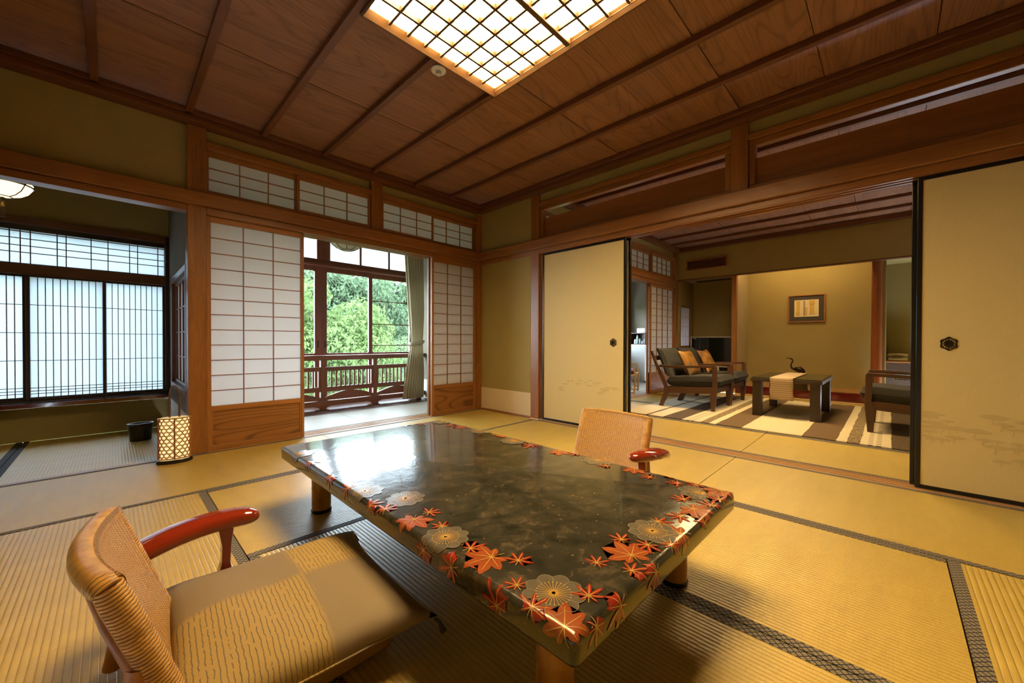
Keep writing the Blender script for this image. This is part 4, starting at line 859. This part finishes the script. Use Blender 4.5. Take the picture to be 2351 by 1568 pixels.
# ================================================================== LOUNGE THINGS
rg = empty('rug', (0, 0, 0), 0, 'striped brown and cream woven rug under the lounge table and armchairs', 'rug')
MB().box(5.085, 8.06, -.80, 2.73, .0022, .012).build('rug_weave', 'rug', rg)
fr_ = MB(); rnd = random.Random(3)
for k in range(120): x = 5.09+2.965*k/120; fr_.box(x, x+.012, 2.73, 2.755+rnd.random()*.012, .0022, .006)
fr_.build('fringe', 'picpaper', rg, kind='stuff')
def armchair(loc, rz, label):
    e = empty('armchair', loc, rz, label, 'chair', None); cw = lambda a: W('chairwood', a)
    for s in (-1, 1):
        y0, y1 = (s*.385, s*.345); y0, y1 = min(y0, y1), max(y0, y1)
        MB().prism([(-.415, 0), (-.355, 0), (-.265, .20), (-.285, .33), (-.44, .64), (-.525, .85), (-.56, .84), (-.475, .62), (-.335, .30), (-.335, .22)], 'xz', y0, y1).build('rear_leg', cw('z'), e, bev=.005)
        MB().prism([(.345, 0), (.395, 0), (.42, .30), (.415, .63), (.40, .655), (.36, .65), (.355, .60), (.36, .34), (.33, .25)], 'xz', y0, y1).build('front_leg', cw('z'), e, bev=.005)
        MB().prism([(-.42, .60), (-.40, .635), (-.1, .632), (.30, .652), (.40, .656), (.40, .625), (.30, .615), (-.1, .600), (-.38, .598)], 'xz', y0-.012, y1+.012).build('armrest', cw('x'), e, bev=.006)
        MB().prism([(-.32, .205), (.36, .25), (.36, .34), (-.32, .305)], 'xz', y0+.006, y1-.006).build('side_rail', cw('x'), e, bev=.003)
    bx('front_rail', cw('y'), .36, .39, -.345, .345, .25, .325, e); bx('back_rail', cw('y'), -.50, -.475, -.345, .345, .70, .77, e); bx('back_rail', cw('y'), -.33, -.30, -.345, .345, .21, .30, e)
    m = pil(.385, .340, .17, 24, .10, .01); m.v = [(x+.075, y, z+.295+.06*(x+.4)) for x, y, z in m.v]; m.build('seat_cushion', 'greyfabric', e, smooth=True)
    m = pil(.235, .340, .15, 24, .13, .01); c, s_ = math.cos(math.radians(-112)), math.sin(math.radians(-112))
    m.v = [(-.31+(-x*math.cos(math.radians(70)))*1.0+z*math.sin(math.radians(70))*-1.0*-.0-.13+z*.94, y, .66+x*.92-z*.34+.04) for x, y, z in m.v]
    m.build('back_cushion', 'greyfabric', e, smooth=True)
    return e
armchair((6.325, 2.175, .012), -PI/2, 'dark wood armchair with grey cushions closest to the cream sliding panel')
armchair((7.135, 2.175, .012), -PI/2, 'dark wood armchair with grey cushions standing next to the television')
armchair((6.19, -.215, .012), PI/2, 'dark wood armchair with grey cushions facing the other two across the table')
def throw(loc, rz, label):
    e = empty('throw_pillow', loc, rz, label, 'pillow', None); m = pil(.20, .215, .14, 20, .5, .10)
    a = math.radians(64); m.v = [(-x*math.cos(a)+z*math.sin(a), y, x*math.sin(a)+z*math.cos(a)+.20) for x, y, z in m.v]; m.build('pillow_body', 'goldcloth', e, smooth=True)
throw((6.325, 2.33, .445), -PI/2, 'shiny bronze gold pillow on the armchair by the cream sliding panel')
throw((7.135, 2.33, .445), -PI/2, 'shiny bronze gold pillow on the armchair by the television')
# coffee table, glass top, runner
ct = empty('coffee_table', (6.635, .98, .012), 0, 'dark square-legged coffee table with a glass top on the striped rug', 'table')
bx('table_top', W('tablewood', 'y'), -.59, .60, -.385, .385, .465, .508, ct, .003); bx('glass_top', 'screenglass', -.575, .585, -.37, .37, .5085, .519, ct, .001)
for sx, sy in ((-1, -1), (-1, 1), (1, -1), (1, 1)): bx('leg', W('tablewood', 'z'), sx*.57-(.105 if sx > 0 else 0), sx*.57+(0 if sx > 0 else .105), sy*.365-(.105 if sy > 0 else 0), sy*.365+(0 if sy > 0 else .105), 0, .465, ct, .003)
def runf(u, v):
    L = [(-.604, .235), (-.604, .512), (-.598, .5195), (0, .5205), (.608, .5195), (.614, .512), (.614, .25)]; k = u*(len(L)-1); i = min(int(k), len(L)-2); f = k-i
    x = L[i][0]+(L[i+1][0]-L[i][0])*f; z = L[i][1]+(L[i+1][1]-L[i][1])*f; return (x, -.125+.25*v+.004*math.sin(z*40), z+.004)
rn = MB().grid(runf, 36, 6).build('table_runner', 'runner', smooth=True, recalc=False); rn.location = (6.635*U, 1.01*U, .012*U)
so_ = rn.modifiers.new('thick', 'SOLIDIFY'); so_.thickness = .002; so_.offset = 1
tag(rn, 'beige striped runner hanging over the edge of the coffee table', 'runner')
# television
tv = empty('television', (8.92, 2.69, .362), 0, 'flat television with a thin silver bezel in the side alcove', 'television')
bx('screen', 'screen', -.018, .03, -.455, .455, .135, .735, tv, .002)
for (y0, y1, z0, z1) in ((-.472, .472, .735, .755), (-.472, .472, .113, .135), (-.472, -.455, .135, .735), (.455, .472, .135, .735)): bx('bezel', 'silver', -.024, .034, y0, y1, z0, z1, tv, .002)
bx('tv_neck', 'silver', -.02, .03, -.10, .10, .02, .113, tv); MB().prism(rrect(-.13, .13, -.28, .28, .05), 'xy', 0, .02).build('tv_stand', 'silver', tv, bev=.002)
bx('maker_mark', 'silver', -.0195, -.0182, .36, .42, .705, .716, tv, 0)
# framed print
pf = empty('framed_print', (9.345, 1.172, 1.652), 0, 'small framed print of yellow bands on the display alcove wall', 'picture')
for (y0, y1, z0, z1) in ((-.287, .287, .245, .265), (-.287, .287, -.265, -.245), (-.287, -.267, -.245, .245), (.267, .287, -.245, .245)): bx('picture_frame', W('shojiwood', 'y'), -.03, .004, y0, y1, z0, z1, pf, .002)
bx('picture_mat', 'picmat', -.012, .0, -.267, .267, -.245, .245, pf, 0)
pp = bx('print_sheet', 'picpaper', -.0135, -.0125, -.189, .189, -.157, .168, pf, 0)
for y0, y1, z0, z1, m_ in ((.10, .16, -.14, -.04, 'picyellow'), (.10, .155, -.035, .15, 'picyellow'), (.02, .045, -.14, .155, 'picgrey'), (-.015, .02, -.13, .01, 'picyellow'), (-.02, .045, .015, .02, 'picmat'), (-.12, -.05, -.10, .08, 'picyellow'), (-.13, -.045, .09, .15, 'picyellow'), (-.13, -.05, .08, .086, 'picmat'), (-.14, -.04, -.115, -.108, 'picmat')):
    bx('printed_band', m_, -.0145, -.0136, y0, y1, z0, z1, pp, 0)
# bronze crane
cr = empty('crane_statue', (8.90, 1.20, .163), 0, 'bronze crane statue with a curved neck behind the coffee table', 'statue')
MB().tube([(0, -.07, .275), (0, -.04, .305), (0, .01, .335), (0, .06, .335), (0, .10, .34)], [.012, .040, .056, .045, .022], 14).build('body', 'bronze', cr, smooth=True)
MB().tube([(0, .08, .33), (0, .125, .35), (0, .145, .39), (0, .140, .43), (0, .120, .47), (0, .118, .505), (0, .135, .527), (0, .165, .532)], [.026, .018, .013, .011, .010, .011, .014, .009], 10).build('neck', 'bronze', cr, smooth=True)
MB().tube([(0, .16, .532), (0, .20, .536), (0, .235, .538)], [.008, .006, .001], 8).build('beak', 'bronze', cr, smooth=True)
for s in (-1, 1): MB().tube([(s*.016, .02, .30), (s*.018, .03, .18), (s*.016, .01, .012)], [.010, .006, .005], 8).build('leg', 'bronze', cr, smooth=True)
MB().lathe([(.09, 0), (.09, .008), (.07, .014), (.0, .014)], 0, .01, 24).build('statue_base', 'bronze', cr, smooth=True)
# telephone alcove
ts_ = empty('wall_shelf', (9.2, -.25, .69), 0, 'dark wooden shelf with small paper doors below, under the telephone', 'shelf')
bx('shelf_board', W('cedar', 'y'), -.26, .148, -1.05, .305, -.02, .0, ts_); bx('shelf_cabinet', W('tablewood', 'y'), -.16, .148, -1.05, .305, -.17, -.021, ts_); bx('cabinet_base', W('tablewood', 'y'), -.16, .148, -1.05, .305, -.52, -.30, ts_)
bx('paper_door', 'dimglass', -.10, -.09, -1.05, .20, -.298, -.172, ts_, 0); bx('cabinet_side', W('tablewood', 'z'), -.16, .148, .20, .305, -.298, -.172, ts_)
for k in range(12): bx('door_bar', 'blackplastic', -.106, -.101, .19-.06*k, .196-.06*k, -.298, -.172, ts_, 0)
bx('cabinet_foot', W('tablewood', 'y'), -.16, .148, -1.05, .305, -.688, -.521, ts_)
tt = bx('phone_tray', W('cedar', 'y'), 8.955, 9.24, -.245, .06, .691, .708, None); tag(tt, 'small brown wooden tray under the telephone', 'tray')
ph = empty('telephone', (9.09, -.085, .709), 0, 'cream desk telephone on a wooden tray in the dark alcove', 'telephone')
MB().prism([(-.10, 0), (.10, 0), (.10, .055), (-.10, .028)], 'xz', -.115, .115).build('phone_body', 'beige', ph, bev=.004)
MB().tube([(.0, .115, .072), (.0, .10, .085), (.0, .0, .097), (.0, -.10, .085), (.0, -.115, .072)], [.022, .024, .017, .024, .022], 10).build('handset', 'beige', ph, smooth=True)
bx('keypad', 'blackplastic', -.085, -.03, -.04, .07, .042, .046, ph, 0)
# back veranda things
fg = empty('refrigerator', (9.36, 4.62, 0), 0, 'small pale grey refrigerator in the back veranda', 'refrigerator')
bx('body', 'fridge', -.19, .22, -.29, .29, .03, .93, fg, .006); bx('door', 'fridge', -.225, -.195, -.288, .288, .05, .90, fg, .006); bx('door_edge', 'silver', -.225, -.19, -.288, .288, .902, .93, fg, .002)
for sx, sy in ((-.16, -.25), (-.16, .25), (.18, -.25), (.18, .25)): MB().lathe([(.02, 0), (.02, .03)], sx, sy, 10).build('foot', 'blackplastic', fg)
cb = empty('cup_shelf', (9.36, 4.57, .931), 0, 'small open wooden box shelf holding glasses on the refrigerator', 'shelf')
for a in ((-.17, .2, -.21, .21, 0, .018), (-.17, .2, -.21, .21, .28, .298), (-.17, .2, -.21, -.192, .018, .28), (-.17, .2, .192, .21, .018, .28), (.185, .2, -.192, .192, .018, .28)): bx('box_panel', W('sillwood' if False else 'chairwood', 'y'), *a, cb)
for k, (y, r, h, m_) in enumerate(((.09, .03, .12, 'white'), (.03, .032, .22, 'dimglass'), (-.04, .026, .14, 'bluegrey'), (-.11, .034, .08, 'bluegrey'), (-.155, .02, .13, 'dimglass'))):
    b = MB().lathe([(r*.8, 0), (r, .01), (r, h*.7), (r*.7, h*.85), (r*.55, h)], n=16).build(('drinking_glass', 'bottle', 'bottle', 'tea_cup', 'bottle')[k], m_, smooth=True); b.location = (9.28*U, (4.57+y)*U, .9495*U)
    tag(b, ('small white tumbler inside the box shelf', 'tall pale green bottle inside the box shelf', 'short blue grey bottle inside the box shelf', 'low dark cup inside the box shelf', 'thin green bottle at the box shelf side')[k], ('glass', 'bottle', 'bottle', 'cup', 'bottle')[k])
wb = empty('tissue_box', (9.30, 4.52, 1.2295), 0, 'white box standing on top of the box shelf', 'box'); bx('box_body', 'white', -.05, .05, -.085, .085, 0, .115, wb); bx('box_flap', 'fridge', -.052, -.0505, -.02, .02, .095, .113, wb, 0)
rc = empty('rattan_armchair', (7.20, 3.86, 0), math.radians(20), 'pale rattan armchair with a plum seat cushion in the back veranda', 'chair')
pa = 'rattan_pale'
for sx in (-1, 1):
    MB().tube([(sx*.27, .25, 0), (sx*.29, .24, .40), (sx*.33, .22, .80)], .018, 8).build('back_post', pa, rc, smooth=True)
    MB().tube([(sx*.30, -.24, 0), (sx*.29, -.26, .35), (sx*.31, -.22, .55), (sx*.33, 0, .58), (sx*.31, .24, .57)], .018, 8).build('arm_loop', pa, rc, smooth=True)
    MB().tube([(sx*.28, .24, .08), (sx*.24, 0, .33), (sx*.30, -.24, .06)], .012, 8).build('brace', pa, rc, smooth=True)
    MB().tube([(sx*.28, .25, .36), (sx*.29, -.25, .36)], .015, 8).build('seat_rail', pa, rc, smooth=True); MB().tube([(sx*.27, .25, .02), (sx*.30, -.25, .02)], .014, 8).build('foot_rail', pa, rc, smooth=True)
MB().tube([(-.33, .22, .79), (-.2, .26, .81), (.2, .26, .81), (.33, .22, .79)], .016, 8).build('back_rail', pa, rc, smooth=True); MB().tube([(-.30, .24, .56), (0, .27, .56), (.30, .24, .56)], .014, 8).build('back_rail', pa, rc, smooth=True)
for k in range(13): x = -.29+.0485*k; MB().tube([(x, .245, .56), (x*1.05, .255, .80)], .007, 6).build('back_cane', pa, rc, smooth=True)
bx('seat_frame', pa, -.28, .28, -.25, .25, .345, .37, rc); m = pil(.25, .24, .10, 16, .35, .03); m.v = [(x, y, z+.371) for x, y, z in m.v]; m.build('seat_cushion', 'plumcloth', rc, smooth=True)
# ---- concealed tube light over the display alcove
cv = empty('tube_lamp', (8.60, 1.2, 2.60), 0, 'hidden warm tube lamp behind the drop wall of the display alcove', 'lamp')
bx('lamp_tube', 'cove_tube', -.02, .02, -.75, .75, -.02, .02, cv, 0); bx('lamp_housing', 'white', -.04, .03, -.80, .80, .022, .05, cv)
for y in (-.6, .6): bx('lamp_hanger', 'white', -.02, .02, y-.02, y+.02, .05, .349, cv, 0)
# ================================================================== GARDEN
tag(MB().box(-30, 60, 7.5, 70, -4.2, -4.0).build('ground', 'ground'), None, None, None, 'structure')
def tree(name, loc, blobs, nleaf, size, mat, label, trunk_r=.15, seed=1, cat='tree', pend=.5):
    e = empty(name, (loc[0], loc[1], -4.0), 0, label, cat); R = random.Random(seed); vs = []; fs = []
    tot = sum(b[3]*b[4]*b[5] for b in blobs)
    for (bx_, by, bz, rx, ry, rz_) in blobs:
        n = int(nleaf*(rx*ry*rz_)/tot)
        for _ in range(n):
            while True:
                d = Vector((R.gauss(0, 1), R.gauss(0, 1), R.gauss(0, 1)))
                if d.length > 1e-3: break
            d.normalize(); k = R.uniform(.62, 1.0)**.6*(1+.16*math.sin(d.x*6+bx_*3)*math.sin(d.z*7+by))
            p = Vector((bx_+d.x*rx*k, by+d.y*ry*k, bz+4.0+d.z*rz_*k))
            nrm = (d+Vector((R.gauss(0, .5), R.gauss(0, .5), R.gauss(0, .5)+.3))).normalized(); a = nrm.cross(Vector((R.random()-.5, R.random()-.5, -pend))).normalized(); b = nrm.cross(a)
            s = size*R.uniform(.6, 1.25); i = len(vs); vs += [p-b*s, p+a*s*.42+nrm*s*.12, p+b*s, p-a*s*.42+nrm*s*.12]; fs.append((i, i+1, i+2, i+3))
    m = MB(); m.v = [tuple(v) for v in vs]; m.f = fs; m.build('foliage', mat, e, kind='stuff', recalc=False)
    b0 = blobs[0]
    if trunk_r:
        MB().tube([(b0[0], b0[1], 0), (b0[0]+.1, b0[1], (b0[2]+4)*.5), (b0[0]-.1, b0[1]+.1, b0[2]+4)], [trunk_r, trunk_r*.7, trunk_r*.3], 8).build('trunk', 'bark', e, smooth=True)
        for k, b in enumerate(blobs[1:6]): MB().tube([(b0[0]+.05, b0[1], (b0[2]+4)*.55), ((b0[0]+b[0])/2, (b0[1]+b[1])/2, (b0[2]+b[2])/2+3.6), (b[0], b[1], b[2]+4)], [trunk_r*.4, trunk_r*.3, trunk_r*.12], 6).build('branch', 'bark', e, smooth=True)
    return e
def blobs(n, sx, sy, z0, z1, r, seed):
    R = random.Random(seed); return [(R.uniform(-sx, sx), R.uniform(-sy, sy), R.uniform(z0, z1), r*R.uniform(.7, 1.2), r*R.uniform(.7, 1.2), r*R.uniform(.6, .95)) for _ in range(n)]
tree('garden_tree', (5.7, 13.2), [(0, 0, .6, 1.6, 1.3, 1.4)]+blobs(20, 1.8, 1.0, -2.4, 2.7, .9, 5), 26000, .085, 'leaf_bright', 'bright green leafy tree filling the wide middle pane', .2, 5)
tree('garden_tree', (3.1, 16.6), [(0, 0, .4, 1.2, 1.2, 1.5)]+blobs(14, 1.2, .8, -2.8, 2.6, .85, 9), 16000, .080, 'leaf_dark', 'grey green tree seen in the pane beside the left shoji', .2, 9)
tree('garden_tree', (9.8, 17.5), [(0, 0, -.4, 2.1, 1.5, 1.6)]+blobs(8, 1.6, 1.0, -2.8, .5, 1.0, 12), 18000, .065, 'leaf_round', 'round clipped light green tree behind the barred pane', .2, 12, pend=.1)
tree('garden_tree', (31.5, 53), [(0, 0, 3.0, 7, 2.5, 5.5)]+blobs(30, 7.5, 2.5, -3, 9.2, 2.9, 21), 46000, .36, 'leaf_mid', 'tall distant tree rising behind the round clipped tree', .6, 21)
tree('garden_tree', (15.2, 40), [(0, 0, 2.5, 5.5, 2.5, 4.8)]+blobs(30, 6.0, 2.5, -3, 7.0, 2.6, 33), 46000, .28, 'leaf_mid', 'tall distant tree rising behind the bright leafy tree', .6, 33)
tree('garden_shrub', (4.6, 10.6), [(0, 0, -2.2, 1.0, .7, .6)]+blobs(8, 1.3, .6, -3.3, -1.3, .6, 41), 9000, .06, 'leaf_round', 'low light green shrub below the veranda railing', .05, 41, 'shrub')
tree('garden_shrub', (8.6, 11.2), [(0, 0, -2.0, 1.0, .7, .6)]+blobs(8, 1.3, .6, -3.3, -1.0, .6, 47), 9000, .06, 'leaf_mid', 'low dark green shrub in front of the round clipped tree', .05, 47, 'shrub')
tree('garden_tree', (14.5, 12.5), [(0, 0, .5, 1.6, 1.5, 1.5)]+blobs(12, 1.8, 1.2, -2.5, 2.5, 1.0, 51), 9000, .09, 'leaf_mid', 'leafy tree outside the back veranda window', .2, 51)
sn = empty('stone_lantern', (6.2, 9.6, -4.0), 0, 'grey stone lantern half hidden in the garden shrubs', 'lantern')
MB().lathe([(.30, 0), (.30, .2), (.16, .3), (.14, 1.6), (.26, 1.75), (.26, 1.9), (.17, 1.95), (.17, 2.3)], n=6).build('lantern_column', 'stone', sn); MB().lathe([(.42, 2.3), (.40, 2.36), (.10, 2.62), (.06, 2.7), (.08, 2.78), (0, 2.85)], n=6).build('lantern_roof', 'stone', sn)
